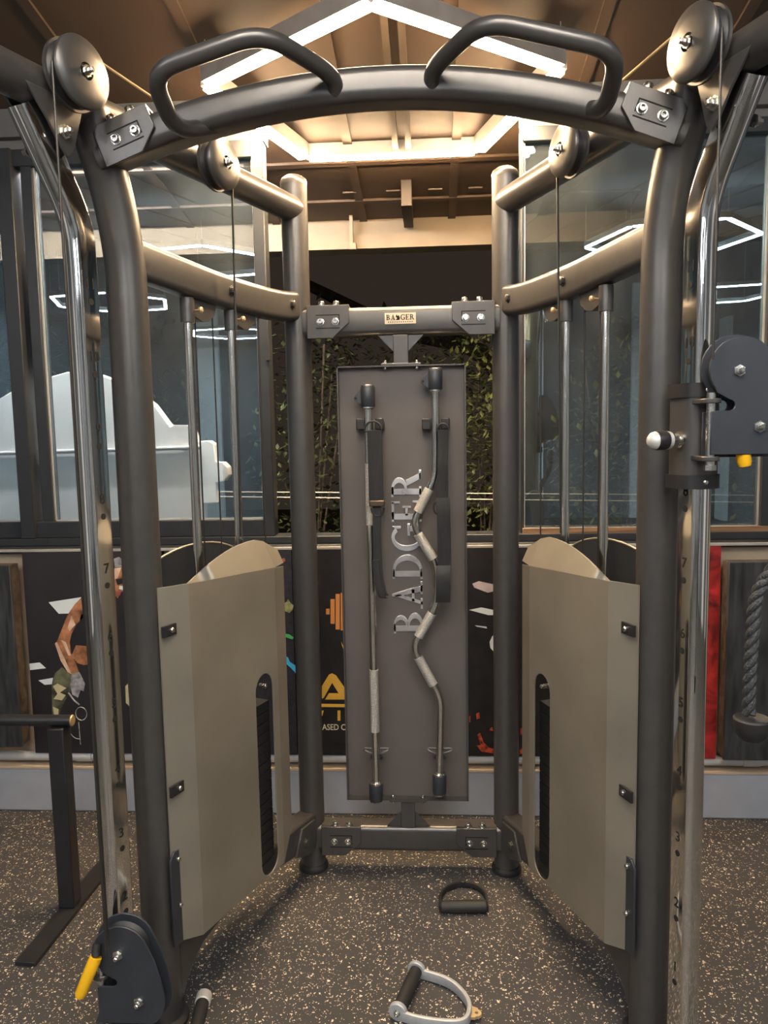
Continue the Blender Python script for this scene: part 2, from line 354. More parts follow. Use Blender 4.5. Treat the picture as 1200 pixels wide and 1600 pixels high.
# ================================================================== LAMPS
def lamp(name, label, verts, E, group=None, prof=.05, wires=True, tw=.032):
    c = sum((V(v) for v in verts), V())/len(verts); t = thing(name, label, 'ceiling light', c, group); n = len(verts)
    for i in range(n):
        a, b = V(verts[i]), V(verts[(i+1) % n]); d = (b-a).normalized(); up = V((0, 0, 1)); sd = d.cross(up).normalized(); up = sd.cross(d)
        m1 = MB(); m1.box((a+b)/2+up*(prof/2+.004), ((b-a).length-.004, tw, prof), (d, sd, up)); pr = obj('profile', m1, M_lampalu, t, 0)
        m1 = MB(); m1.box((a+b)/2+up*.001, ((b-a).length-.03, tw-.003, .010), (d, sd, up)); obj('led_tube', m1, E, pr, 0)
    if wires:
        for i in range(n):
            a = V(verts[i]); m1 = MB(); m1.cyl(a+V((0, 0, prof)), (a.x, a.y, CEIL(a.y)+.01), .0015, seg=6); obj('hanging_wire', m1, M_wire, t)
    return t
cx, cy, R = -.052, .27, .572
pv = [(cx+R*math.sin(math.radians(k*72+180)), cy+R*math.cos(math.radians(k*72+180)), 2.505-.012*math.cos(math.radians(k*72+180))) for k in range(5)]
lamp('pentagon_lamp', 'pentagon of glowing white tube lights hung above the machine', pv, E_warm, prof=.05, tw=.046)
hexes = [(-1.75, -3.0, .62), (-3.2, -4.7, .62), (-2.6, -7.4, .62), (1.9, -2.75, .62), (3.2, -5.3, .62), (.1, -2.35, .62), (.1, -4.9, .62), (.3, -7.3, .62)]
hl = ['white tube-light hexagon mirrored largest in the left window behind the lat rods', 'white tube-light hexagon mirrored near the frame of the left window',
      'white tube-light hexagon mirrored small and low in the left window', 'white tube-light hexagon mirrored high in the right window',
      'white tube-light hexagon mirrored at the far right of the right window', 'added white tube-light hexagon out of view above the photographer, lighting the machine from the front', 'white tube-light hexagon behind the camera over the middle of the gym', 'white tube-light hexagon farthest back in the middle of the gym']
for (x, y, r), l in zip(hexes, hl):
    lamp('hexagon_lamp', l, [(x+r*math.cos(math.radians(60*k+12)), y+r*math.sin(math.radians(60*k+12)), 2.8) for k in range(6)], E_near_fill if y > -2.5 else E_cool, 'hexagonal tube lights further back in the gym', prof=.04)  # nearest hexagon is an added front fill, the others hang further back

t = thing('added_tube_light', 'added white tube light hidden under the eave to brighten the white scalloped board', 'ceiling light', (-1.3, .63, 2.55))
m1 = MB(); m1.span((-1.95, .60, 2.546), (-.65, .66, 2.568)); obj('housing', m1, M_lampalu, t)  # added fixture, hidden behind the header, lights the scalloped board
m1 = MB(); m1.cyl((-1.93, .63, 2.535), (-.67, .63, 2.535), .013, seg=12); obj('led_tube', m1, E_eave_fill, t)

# ================================================================== CABLE MACHINE
A, B, D = .3165, .582, .677
WX, WY, NX, NY = .365, -.931, .931, .365
def WP(sd, s, n, z): return V((sd*(A+s*WX+n*NX), s*WY+n*NY, z))
def wn(sd): return V((sd*NX, NY, 0))
def ws(sd): return V((sd*WX, WY, 0))
cm = thing('cable_machine', 'charcoal dual-pulley cable machine with olive weight shrouds and BADGER back panel', 'gym machine', (0, 0, 0))
# shared bolt meshes
m1 = MB(); m1.lathe([(.0105, 0), (.0105, .002), (.0078, .0022), (.0078, .009), (.0068, .0104), (.0042, .0104), (.0040, .006)], (0, 0, 0), (0, 0, 1), 14); ME_bolt = m1.mesh('bolt', M_steel)
m1 = MB(); m1.lathe([(.017, 0), (.017, .002), (.013, .0022), (.013, .008), (.0095, .010)], (0, 0, 0), (0, 0, 1), 6); ME_hex = m1.mesh('hex_bolt', M_frame)
m1 = MB(); m1.lathe([(.0125, 0), (.0125, .003), (.009, .0032), (.009, .010), (.006, .0105), (.006, .018), (.004, .020)], (0, 0, 0), (0, 0, 1), 6); ME_nut = m1.mesh('axle_nut', M_steel)
m1 = MB(); m1.lathe([(.0045, 0), (.0045, .002), (.003, .004)], (0, 0, 0), (0, 0, 1), 10); ME_rivet = m1.mesh('rivet', M_steel)

for sd in (-1, 1):
    # rear post
    m1 = MB(); c = V((sd*A, 0, 0)); m1.lathe([(.040, .012), (.040, 2.17)], c, (0, 0, 1), 32); rp = obj('rear_post', m1, M_frame, cm)
    m1 = MB(); m1.lathe([(.0405, 2.17), (.0405, 2.180), (.036, 2.190), (.022, 2.199), (.004, 2.202)], c, (0, 0, 1), 32); obj('post_cap', m1, M_frame, rp)
    m1 = MB(); m1.lathe([(.046, 0), (.048, .004), (.048, .014), (.044, .021), (.0395, .023)], c, (0, 0, 1), 32); obj('rubber_foot', m1, M_rubber, rp)
    # front post
    path = [WP(sd, .727, 0, .012), WP(sd, .727, 0, .9)]+smooth_path([WP(sd, s, 0, z) for s, z in ((.727, 1.70), (.729, 1.80), (.742, 1.89), (.762, 1.965), (.788, 2.03), (.815, 2.10))], 5)
    m1 = MB(); m1.tube(path, .0438, 32); fp = obj('front_post', m1, M_frame, cm)
    m1 = MB(); m1.lathe([(.056, 0), (.058, .004), (.058, .012), (.05, .02), (.043, .022)], WP(sd, .727, 0, 0), (0, 0, 1), 32); obj('rubber_foot', m1, M_rubber, fp)
    # top arm
    m1 = MB(); m1.cyl(WP(sd, .005, 0, 2.10), WP(sd, 1.13, 0, 2.10), .0385, seg=32); ta = obj('top_arm', m1, M_frame, cm)
    m1 = MB(); m1.lathe([(.0385, 0), (.037, .006), (.02, .014), (.002, .016)], WP(sd, 1.13, 0, 2.10), ws(sd), 24); obj('arm_cap', m1, M_black, ta)
    # middle arm (curved rounded box tube)
    path = smooth_path([WP(sd, s, 0, z) for s, z in ((.0, 1.815), (.1, 1.803), (.22, 1.799), (.4, 1.802), (.55, 1.812), (.72, 1.824))], 5)
    m1 = MB(); m1.sweep(rrect(.054, .086, .016), path, wn(sd)); ma = obj('middle_arm', m1, M_frame, cm)
    for s in (.07, .37): inst('hex_bolt', ME_hex, ma, WP(sd, s, -.027, 1.803 if s > .2 else 1.81), -wn(sd), .85)
    # lower arm with curved underside
    top = [(.02, .205), (.12, .215), (.40, .215), (.72, .22)]; bot = [(.72, .008), (.705, .008), (.692, .04), (.670, .080), (.640, .112), (.605, .134), (.55, .147), (.45, .150), (.25, .138), (.12, .118), (.02, .10)]
    m1 = MB(); m1.prism(top+bot, lambda u, v: WP(sd, u, -.03, v), wn(sd)*.06); la = obj('lower_arm', m1, M_frame, cm, bevel=.006)
    m1 = MB(); m1.prism([(.045, .195), (.125, .20), (.165, .125), (.10, .10), (.045, .10)], lambda u, v: WP(sd, u, -.038, v), wn(sd)*.008); obj('end_plate', m1, M_frame, la, bevel=.002)
    inst('hex_bolt', ME_hex, la, WP(sd, .108, -.038, .148), -wn(sd), .9)
    SG = .860 if sd < 0 else .846; NG = .004
    # chrome guide post, flat inner face with numbered holes
    path = [WP(sd, SG, NG, z) for z in (.03, .6, 1.2)]+fillet([WP(sd, SG, NG, 1.78), WP(sd, SG+.003, NG, 1.868), WP(sd, SG+.118, NG, 2.058)], .07, 7)
    # section axes: a = outward normal, b = a x tangent
    bsign = 1 if (wn(sd).cross(V((0, 0, 1)))).dot(ws(sd)) > 0 else -1
    sec = rrect(.052, .056, (.027, .013, .005, .012) if bsign > 0 else (.012, .005, .013, .027), 7)
    m1 = MB(); m1.sweep(sec, path, wn(sd)); gp = obj('guide_post', m1, M_chrome, cm, 30, 'polished chrome guide post with numbered pin holes')
    for k in range(1, 12):
        z = .222+.1485*(k-1); m1 = MB(); m1.cyl(WP(sd, SG-.003, -.0215, z), WP(sd, SG-.003, -.0227, z), .0068, seg=12); obj('pin_hole', m1, M_hole, gp)
        m1 = MB(); text_shape(str(k), .030, lambda u, v, z=z: WP(sd, SG-.003+u*sd, -.0226, z+.036+v), m1, (0, 0, 0)); obj('position_number', m1, M_hole, gp, 0)
    # clamp bracket at the top of the chrome post
    m1 = MB()
    for n in (-.036, .030):
        m1.prism([(.862, 2.085), (1.0, 2.085), (.955, 2.035), (.925, 1.992), (.908, 1.975), (.893, 1.988)], lambda u, v, n=n: WP(sd, u, n, v), wn(sd)*.006)
    br = obj('clamp_bracket', m1, M_frame, cm, bevel=.0015)
    inst('axle_nut', ME_nut, br, WP(sd, .917, -.036, 2.02), -wn(sd), 1.15); inst('axle_nut', ME_nut, br, WP(sd, .935, .036, 1.99), wn(sd), 1.0)
    m1 = MB(); m1.span(WP(sd, SG, 0, 0)+V((-.05, -.04, 0)), WP(sd, SG, 0, 0)+V((.05, .04, .035))); obj('post_base', m1, M_frame, cm, bevel=.004)
    # pulleys on the top arm
    for s, z, R_ in ((.905, 2.125, .066), (.462, 2.088, .062)):
        m1 = MB(); m1.lathe([(R_, -.004), (R_, .001), (R_*.97, .004), (R_*.6, .009), (.016, .011), (.015, .006)], WP(sd, s, -.082, z), -wn(sd), 36); pu = obj('pulley', m1, M_frame, cm, 50)
        m1 = MB(); m1.lathe([(R_, -.003), (R_, .003), (R_*.9, .005)], WP(sd, s, -.052, z), wn(sd), 36); obj('rear_cover', m1, M_frame, pu)
        m1 = MB(); m1.lathe([(R_*.93, -.011), (R_*.80, -.005), (R_*.80, .005), (R_*.93, .011)], WP(sd, s, -.066, z), wn(sd), 30); obj('pulley_wheel', m1, M_black, pu)
        m1 = MB(); m1.lathe([(.016, 0), (.016, .035), (.012, .037), (.012, .06)], WP(sd, s, -.012, z), -wn(sd), 16); obj('axle', m1, M_frame, pu)
        inst('axle_nut', ME_nut, pu, WP(sd, s, -.091, z), -wn(sd), .95)
    # cables
    rr = .0027
    m1 = MB(); m1.tube([WP(sd, .905+.058, -.066, 2.125), WP(sd, .962, -.066, 1.55 if sd > 0 else .34)], rr, 8); obj('cable', m1, M_cable, cm)
    if sd < 0: m1 = MB(); m1.tube([WP(sd, .905+.058, -.066, 2.06), WP(sd, .950, -.060, .36)], rr, 8); obj('cable', m1, M_cable, cm)
    m1 = MB(); m1.tube([WP(sd, .87, -.066, 2.125+.05), WP(sd, .47, -.066, 2.088+.054)], rr, 8); obj('cable', m1, M_brass, cm)
    m1 = MB(); m1.tube([WP(sd, .408, -.066, 2.09), WP(sd, .408, -.05, 1.16)], rr*1.1, 8); obj('cable', m1, M_cable, cm)
    for s, n in ((.215, 0), (.47, .02), (.385, .03)):
        m1 = MB(); m1.tube([WP(sd, s, n, 1.76), WP(sd, s, n, .72)], rr*.8, 8); obj('cable', m1, M_cable, cm)
    # guide rods
    for s in (.345, .523):
        m1 = MB(); m1.cyl(WP(sd, s, 0, .2), WP(sd, s, 0, 1.76), .0112, seg=20); gr = obj('guide_rod', m1, M_bar, cm)
        m1 = MB(); m1.lathe([(.0175, 1.705), (.0175, 1.765)], WP(sd, s, 0, 0), (0, 0, 1), 20); obj('rod_collar', m1, M_frame, gr)
        m1 = MB(); q = WP(sd, s-.012, -.014, 1.735); m1.cyl(q, q-wn(sd)*.014, .003, seg=8); m1.lathe([(.004, 0), (.0075, .003), (.0075, .008), (.004, .011)], q-wn(sd)*.012, -wn(sd), 12); obj('thumb_screw', m1, M_brass, gr)
        m1 = MB(); m1.prism([(s-.015, 1.765), (s-.11, 1.765), (s-.10, 1.735), (s-.075, 1.716), (s-.045, 1.712), (s-.015, 1.722)], lambda u, v: WP(sd, u, -.008, v), wn(sd)*.016); obj('pulley_guard', m1, M_frame, cm, bevel=.002)
    # weight shroud, inner side: rear chamfer, main face with slot, front flange, leaning arc flap
    T = .004
    sh = MB(); NF = -.082
    slot = [(.328+.0415*(1-math.cos(math.radians(a))), .245-.043*math.sin(math.radians(a))) for a in range(0, 181, 20)]+[(.328+.0415*(1+math.cos(math.radians(a))), .735+.043*math.sin(math.radians(a))) for a in range(0, 181, 20)]
    main = [(.30, .195), (.668, .21), (.668, 1.085), (.30, 1.06)]
    sh.prism(main, lambda u, v: WP(sd, u, NF, v), wn(sd)*T, [slot])
    def quad(pts, mbx, th=T): mbx.add(*_slab(pts, th, sd))
    def _slab(pts, th, sd):
        n = len(pts); a = [WP(sd, *p) for p in pts]; b = [p+wn(sd)*th for p in a]
        return a+b, [tuple(range(n)), tuple(range(n, 2*n))[::-1]]+[(i, (i+1) % n, (i+1) % n+n, i+n) for i in range(n)]
    quad([(.30, NF, .195), (.222, NF+.02, .268), (.222, NF+.02, 1.05), (.30, NF, 1.06)], sh)
    shr = obj('weight_shroud', sh, M_shroud, cm, 20, 'olive champagne metal weight-stack shroud', bevel=.0012)
    fl = MB(); quad([(.668, NF, .21), (.735, NF+.030, .225), (.735, NF+.030, 1.085), (.668, NF, 1.085)], fl); obj('front_flange', fl, M_shroud, shr, 20)
    # arc flap
    fp_ = MB(); lo = []; hi = []
    for k in range(13):
        t = k/12; s = .668-(.668-.222)*t
        base = 1.085-.025*min(1, t/.85)*1.0
        h = .078*math.sin(math.pi*min(1, t*.62+.0))**1.0 if t < .8 else .078*math.sin(math.pi*.496)*(1-(t-.8)*2.6)
        nb = NF if s > .30 else NF+.02*(.30-s)/.078
        lo.append((s, nb, base)); hi.append((s, nb+.5*h, base+h))
    for k in range(12): quad([lo[k], lo[k+1], hi[k+1], hi[k]], fp_)
    obj('arc_flap', fp_, M_shroud, shr, 50)
    # outer shroud half
    os_ = MB(); arc = [(.18, .22), (.66, .22), (.66, 1.03)]+[(.42+.24*math.cos(math.radians(a)), 1.03+.105*math.sin(math.radians(a))) for a in range(10, 171, 10)]+[(.18, 1.03)]
    os_.prism(arc, lambda u, v: WP(sd, u, .095, v), wn(sd)*T); osh = obj('outer_shroud', os_, M_navy, cm, 20, 'dark rear half of the weight shroud')
    ed = MB(); ed.tube([WP(sd, u, .097, v) for u, v in arc[2:]], .0032, 8); obj('edge_trim', ed, M_shroud, osh)
    # tabs, lower bracket
    for z in (.985, .605):
        m1 = MB(); m1.prism([(.70, z-.013), (.745, z-.013), (.745, z+.013), (.70, z+.013)], lambda u, v: WP(sd, u, NF+.012, v), wn(sd)*.006); tb = obj('shroud_tab', m1, M_black, cm)
        inst('rivet', ME_rivet, tb, WP(sd, .716, NF+.012, z), -wn(sd), 1.4)
    m1 = MB(); m1.prism([(.70, .22), (.748, .22), (.748, .435), (.735, .452), (.70, .452)], lambda u, v: WP(sd, u, NF+.022, v), wn(sd)*.006); tb = obj('shroud_bracket', m1, M_navy, cm, bevel=.0015)
    for z in (.43, .315): inst('rivet', ME_rivet, tb, WP(sd, .722, NF+.022, z), -wn(sd), 1.4)
    # weight stack
    mp = MB(); mp.box((0, 0, 0), (.255, .105, .0265)); ME_plate = mp.mesh('weight_plate', M_black)
    wang = math.atan2(ws(sd).y, ws(sd).x)
    stk = obj('weight_stack', MB().box(WP(sd, .434, 0, .2), (.26, .11, .03), (ws(sd), wn(sd), V((0, 0, 1)))), M_black, cm)
    for k in range(16):
        o = bpy.data.objects.new('weight_plate', ME_plate); COL.objects.link(o); o.parent = stk
        o.location = WP(sd, .434, 0, .232+.029*k); o.rotation_euler = (0, 0, wang)
    m1 = MB(); m1.lathe([(.006, 0), (.006, .02), (.004, .022)], WP(sd, .345, -.05, .735), -wn(sd), 10); obj('selector_pin', m1, M_steel, stk)
    m1 = MB(); m1.cyl(WP(sd, .434, 0, .69), WP(sd, .434, 0, 1.05), .012); obj('selector_rod', m1, M_bar, stk)

# pull-up beam between the front posts
ZB = lambda x: 2.128-.32*x*x
YB = -.735
path = [V((x, YB, ZB(x))) for x in [(-.60+1.2*k/28) for k in range(29)]]
m1 = MB(); m1.sweep(rrect(.082, .068, .02, 5), path, (0, 1, 0)); pb = obj('pull_up_beam', m1, M_frame, cm)
def hooded_bracket(name, c, ex, ez, ey, w, h, dep, sx, nbolts_top=True, cham=.4):
    """L-shaped bolted clamp: front plate with one chamfered corner, top plate, pressed slot lines, bolts. ex towards beam middle"""
    fn = lambda u, v: c+ex*u+ez*v
    m = MB(); ch = h*cham
    m.prism([(0, -h/2), (w-ch*1.15, -h/2), (w, -h/2+ch), (w, h/2), (0, h/2)], fn, -ey*.007)
    m.prism([(0, 0), (w, 0), (w, dep), (0, dep)], lambda u, v: c+ex*u+ez*(h/2-.007)+ey*v, ez*.007)
    o = obj(name, m, M_frame, cm, bevel=.0015)
    g = MB()
    for vv in (h*.20, -h*.20):
        g.prism([(w*.22, vv-.0014), (w*.78, vv-.0014), (w*.78, vv+.0014), (w*.22, vv+.0014)], lambda u, v: fn(u, v)-ey*.0071, -ey*.0004)
    g.prism([(w*.78-.0028, -h*.10), (w*.78, -h*.10), (w*.78, h*.2), (w*.78-.0028, h*.2)], lambda u, v: fn(u, v)-ey*.0071, -ey*.0004)
    obj('slot_groove', g, M_hole, o, 0)
    for u in (.33, .68):
        inst('bolt', ME_bolt, o, fn(w*u, 0)-ey*.007, -ey, 1.05)
        inst('bolt', ME_bolt, o, fn(w*(u+.02), h/2)+ey*.006, ez, 1.2)
    return o
for sd in (-1, 1):
    x0 = sd*.585; sl = -.64*x0; ex = V((-sd, 0, -sd*sl)).normalized(); ez = V((sd*sl*-1 if False else 0, 0, 0))
    ez = ex.cross(V((0, 1, 0))) if sd > 0 else -ex.cross(V((0, 1, 0)))
    if ez.z < 0: ez = -ez
    hooded_bracket('beam_bracket', V((x0, YB-.042, ZB(x0))), ex, ez, V((0, 1, 0)), .124, .084, .05, sd, cham=.0 if False else .42)
    # grip handle
    pts = [at(338 if sd < 0 else 905, 196 if sd < 0 else 167, -.735), at(274 if sd < 0 else 947, 206 if sd < 0 else 174, -.80), at(234 if sd < 0 else 968, 112 if sd < 0 else 78, -.93),
           at(410 if sd < 0 else 755, 50 if sd < 0 else 32, -.93), at(522 if sd < 0 else 674, 118 if sd < 0 else 108, -.79), at(525 if sd < 0 else 676, 152 if sd < 0 else 142, -.755)]
    m1 = MB(); m1.tube(fillet(pts, .055, 7), .0165, 20); obj('pull_up_grip', m1, M_frame, cm)
# rear crossbars
for nm, z, h in (('upper_crossbar', 1.760, .084), ('lower_crossbar', .118, .084)):
    m1 = MB(); m1.sweep(rrect(.072, h, .016), [V((-A+.02, 0, z)), V((A-.02, 0, z))], (0, 1, 0)); cb = obj(nm, m1, M_frame, cm)
    for sd in (-1, 1):
        hooded_bracket('crossbar_bracket', V((sd*.282, -.036, z+(.001 if z > 1 else -.004))), V((-sd, 0, 0)), V((0, 0, 1)), V((0, 1, 0)), .128, .097, .05, sd, cham=.45)
# name plate
p0 = at(601, 493, -.037); p1 = at(650, 510, -.037); pcx = (p0.x+p1.x)/2; pcz = 1.766; pw = p1.x-p0.x; ph = pw*.345
m1 = MB(); m1.box((pcx, -.0372, pcz), (pw, .002, ph)); pl = obj('name_plate', m1, mat('plate_cream', (.74, .66, .50), .4, .2), cm, 0, 'small cream plate printed BADGER')
def arc(cx, cy, rx, ry, ix, iy, a0, a1, n=12):
    o = [(cx+rx*math.cos(math.radians(a0+(a1-a0)*k/n)), cy+ry*math.sin(math.radians(a0+(a1-a0)*k/n))) for k in range(n+1)]
    i = [(cx+ix*math.cos(math.radians(a0+(a1-a0)*k/n)), cy+iy*math.sin(math.radians(a0+(a1-a0)*k/n))) for k in range(n+1)]
    return o+i[::-1]
bx = lambda a, b, c, d: [(a, b), (c, b), (c, d), (a, d)]
STEM = [bx(.08, 0, .27, 1), bx(0, 0, .34, .08), bx(0, .92, .34, 1)]
GLY = {
 'B': (.76, STEM+[arc(.26, .745, .36, .255, .20, .175, -90, 90), arc(.26, .27, .44, .27, .25, .185, -90, 90)]),
 'A': (.92, [[(.13, 0), (.24, 0), (.50, .80), (.45, 1)], [(.58, 0), (.80, 0), (.50, 1.03), (.42, 1.03), (.40, .95)], bx(.24, .28, .66, .37), bx(0, 0, .36, .075), bx(.48, 0, .92, .075)]),
 'D': (.84, STEM+[arc(.28, .5, .53, .5, .33, .40, -90, 90, 16)]),
 'G': (.90, [arc(.47, .5, .46, .52, .27, .41, 48, 318, 20), bx(.66, .08, .84, .44), bx(.52, .40, .92, .48), [(.76, .70), (.84, .70), (.84, 1.0), (.74, .86)]]),
 'E': (.74, STEM+[bx(.2, 0, .68, .085), bx(.2, .915, .66, 1), bx(.2, .46, .50, .545), [(.60, .0), (.70, 0), (.70, .30), (.64, .30)], [(.59, 1), (.67, 1), (.67, .72), (.61, .72)], bx(.46, .36, .52, .64)]),
 'R': (.86, STEM+[arc(.26, .735, .38, .265, .20, .18, -90, 90), [(.36, .48), (.55, .52), (.80, 0), (.60, 0)], bx(.58, 0, .88, .08)]),
}
def word(txt, fn, th, mb, gap=.07, skip=()):
    x = 0
    for ch in txt:
        w_, polys = GLY[ch]
        if ch not in skip:
            for pz in polys: mb.prism(pz, lambda u, v, x=x: fn(u+x, v), th)
        x += w_+gap
    return x-gap
tot = sum(GLY[c][0]+.07 for c in 'BADGER')-.07
k = pw*.90/tot; hh = ph*.50
mb = MB(); word('BADGER', lambda u, v: V((pcx-pw*.45+u*k, -.0384, pcz-ph*.16+v*hh)), (0, -.0003, 0), mb, skip=('D',)); obj('plate_lettering', mb, M_hole, pl, 0)
mb = MB(); dx = pcx-pw*.45+(.76+.07+.92+.07)*k
mb.prism([(0, 0), (.9, .0), (1.0, .35), (.75, .95), (.5, .7), (.2, 1.05), (.0, .6), (.35, .35)], lambda u, v: V((dx+u*.8*k, -.0384, pcz-ph*.16+v*hh)), (0, -.0003, 0)); obj('plate_emblem', mb, M_hole, pl, 0)
mb = MB()
for q in range(12): mb.box((pcx-pw*.38+pw*.76*q/11, -.0384, pcz-ph*.34), (pw*.03, .0004, ph*.09))
obj('plate_small_print', mb, M_hole, pl, 0)
# storage panel
X0, X1, Z0, Z1 = -.195, .194, .256, 1.627; YP = -.02
m1 = MB(); m1.span((X0, YP, Z0), (X1, YP+.004, Z1)); sp = obj('storage_panel', m1, M_frame2, cm, 0, 'tall charcoal sheet panel holding the bars')
m1 = MB()
for a, b in (((X0, Z0), (X1, Z0+.004)), ((X0, Z1-.004), (X1, Z1)), ((X0, Z0), (X0+.004, Z1)), ((X1-.004, Z0), (X1, Z1))): m1.span((a[0], YP-.026, a[1]), (b[0], YP+.004, b[1]))
obj('folded_lip', m1, M_frame, sp, 0)
for z, zz, d in ((1.718, Z1, 1), (.16, Z0, -1)):
    m1 = MB(); m1.span((-.022, -.035, min(z, zz)), (.022, -.012, max(z, zz))); m1.span((-.06, -.045, zz-.003+d*.003), (.06, .0, zz+.003+d*.003))
    for sx in (-1, 1): m1.prism([(sx*.022, z), (sx*.07, z), (sx*.022, z-d*.05)], lambda u, v: V((u, -.026, v)), (0, .006, 0))
    pbk = obj('panel_bracket', m1, M_frame, cm, bevel=.001)
    for sx in (-.048, .048):
        inst('bolt', ME_bolt, pbk, (sx, -.03, zz+d*.006), (0, 0, d), .8); inst('bolt', ME_bolt, pbk, (sx, -.034, zz-d*.006), (0, 0, -d), .7)
# BADGER in chrome, reading upwards
zb0 = at(635, 990, YP-.002).z; zb1 = at(635, 735, YP-.002).z; xr = at(660, 870, YP-.002).x; xl = at(613, 870, YP-.002).x
ku = (zb1-zb0)/tot
mb = MB(); word('BADGER', lambda u, v: V((xr-(xr-xl)*v, YP-.0001, zb0+u*ku)), (0, -.004, 0), mb); obj('chrome_lettering', mb, M_letter, sp, 0, 'mirror chrome BADGER lettering', bevel=.0012)
# hooks
def hook_pair(cx, z, parent):
    for dx in (-.0285, .0285):
        m1 = MB(); m1.span((cx+dx-.013, YP-.052, z-.012), (cx+dx+.013, YP, z+.012)); m1.span((cx+dx-.013, YP-.052, z+.008), (cx+dx+.013, YP-.044, z+.022)); obj('bar_hook', m1, M_black, parent, bevel=.003)
for px in (578, 681):
    p = at(px, 665, YP-.05); hook_pair(p.x, p.z, sp)
    pass
for px, py in ((588, 1178), (687, 1178)):
    p = at(px, py, YP-.05)
    m1 = MB()
    for sx in (-1, 1):
        m1.tube(smooth_path([(p.x+sx*.010, YP-.004, p.z-.035), (p.x+sx*.017, YP-.03, p.z-.02), (p.x+sx*.011, YP-.05, p.z), (p.x+sx*.032, YP-.052, p.z+.010), (p.x+sx*.036, YP-.045, p.z+.016), (p.x+sx*.012, YP-.045, p.z+.016)], 4), .0035, 8)
    obj('bar_clip', m1, M_brass if False else M_frame, sp)
# carriages (adjustable pulley sleeves)
def carriage(sd, z0, hx, hz, hy, yaw=0.):
    SG = .860 if sd < 0 else .846
    rr_ = lambda k: (.036*k, .031*k, .007, .018) if sd > 0 else (.018, .007, .031*k, .036*k)
    sec = rrect(.080, .076, rr_(1), 7)
    m1 = MB(); m1.sweep(sec, [WP(sd, SG, 0, z0), WP(sd, SG, 0, z0+.21)], wn(sd)); ca = obj('carriage', m1, M_frame, cm)
    for z in (z0, z0+.182):
        m1 = MB(); m1.sweep(rrect(.088, .084, rr_(1.1), 7), [WP(sd, SG, 0, z), WP(sd, SG, 0, z+.028)], wn(sd)); obj('collar', m1, M_black, ca)
        inst('rivet', ME_rivet, ca, WP(sd, SG+.041, -.012, z+.014), ws(sd), 1.3)
    # pull knob on the inner face
    kn = WP(sd, SG, -.039, z0+.098); d = -wn(sd)
    m1 = MB(); m1.lathe([(.016, 0), (.016, .006), (.011, .007), (.011, .020)], kn, d, 16); m1.lathe([(.0145, .012), (.0145, .026)], kn, d, 6); obj('knob_shaft', m1, M_steel, ca)
    m1 = MB(); m1.lathe([(.010, .026), (.0175, .028), (.0185, .033), (.0185, .036)], kn, d, 20); obj('knob_ring', m1, M_silver, ca)
    m1 = MB(); m1.lathe([(.0175, .034), (.0195, .040), (.0195, .058), (.0185, .062)], kn, d, 20); obj('knob_grip', m1, M_black, ca)
    m1 = MB(); m1.lathe([(.0186, .060), (.0165, .068), (.011, .074), (.002, .077)], kn, d, 20); obj('knob_cap', m1, M_silver, ca)
    # hinge
    ux = V((math.cos(yaw), math.sin(yaw), 0)); uy = V((-math.sin(yaw), math.cos(yaw), 0)); H = V((hx, hy, hz))
    hc = WP(sd, SG, 0, 0)
    pin = H+ux*.004+uy*.012
    m1 = MB(); m1.cyl((pin.x, pin.y, hz-.022), (pin.x, pin.y, hz+.118), .009, seg=16); m1.lathe([(.012, 0), (.012, .01)], (pin.x, pin.y, hz-.030), (0, 0, 1), 6); obj('hinge_pin', m1, M_steel, ca)
    for z in (hz-.012, hz+.098):
        m1 = MB(); e = V((hc.x, hc.y, 0)); q = V((pin.x, pin.y, 0)); dr = (q-e).normalized(); sd_ = V((-dr.y, dr.x, 0))
        pl_ = [e+sd_*.024, e-sd_*.024]+[q+dr*.016*math.sin(math.radians(a))-sd_*.018*math.cos(math.radians(a)) for a in range(0, 181, 30)]
        m1.prism([(p.x, p.y) for p in pl_], lambda u, v, z=z: V((u, v, z)), (0, 0, .009)); obj('hinge_lug', m1, M_frame, ca, bevel=.0015)
    # side plates of the swivel pulley
    out = [(.0, 0), (.0, .082), (.012, .084)]+[(.034+.010*math.sin(math.radians(a)), .094-.010*math.cos(math.radians(a))) for a in range(0, 181, 30)]+[(.010, .118)]
    out += [(.055+.060*math.cos(math.radians(a)), .162+.060*math.sin(math.radians(a))) for a in range(222, 29, -12)]
    out += [(.128, .145), (.139, .105), (.146, .065), (.146, .045), (.141, .024), (.130, .008), (.118, 0)]
    for t_, nm in ((0., 'front_plate'), (.034, 'rear_plate')):
        gs = 1.0 if t_ == 0 else 1.06
        m1 = MB(); m1.prism(out, lambda u, v: H+ux*((u-.07)*gs+.07)+V((0, 0, (v-.1)*gs+.1))+uy*t_, uy*.005); pp = obj(nm, m1, M_navy, ca, bevel=.0012)
        if t_ == 0:
            for u, v in ((.050, .158), (.090, .052)): inst('axle_nut', ME_nut, pp, H+ux*u+V((0, 0, v)), -uy, .9)
    for u, v, r_ in ((.055, .162, .054), (.088, .055, .047)):
        m1 = MB(); m1.lathe([(r_, 0), (r_*.86, .007), (r_*.86, .013), (r_, .020)], H+ux*u+V((0, 0, v))+uy*.009, uy, 28); obj('pulley_wheel', m1, M_black, ca)
    return ca, H, ux, uy
ca, H, ux, uy = carriage(1, 1.304, .618, 1.374, -.885, 0.0)
q = at(1160, 700, -.87); m1 = MB(); m1.lathe([(.011, 0), (.0135, .008), (.0135, .055), (.010, .07)], q+V((.006, .0, -.035)), (-.18, 0, 1), 16); obj('cable_stop', m1, M_yellow, ca)
ca, H, ux, uy = carriage(-1, .105, -.643, .172, -.895, 0.0)
p0 = at(150, 1495, -.91); p1 = at(124, 1558, -.93)
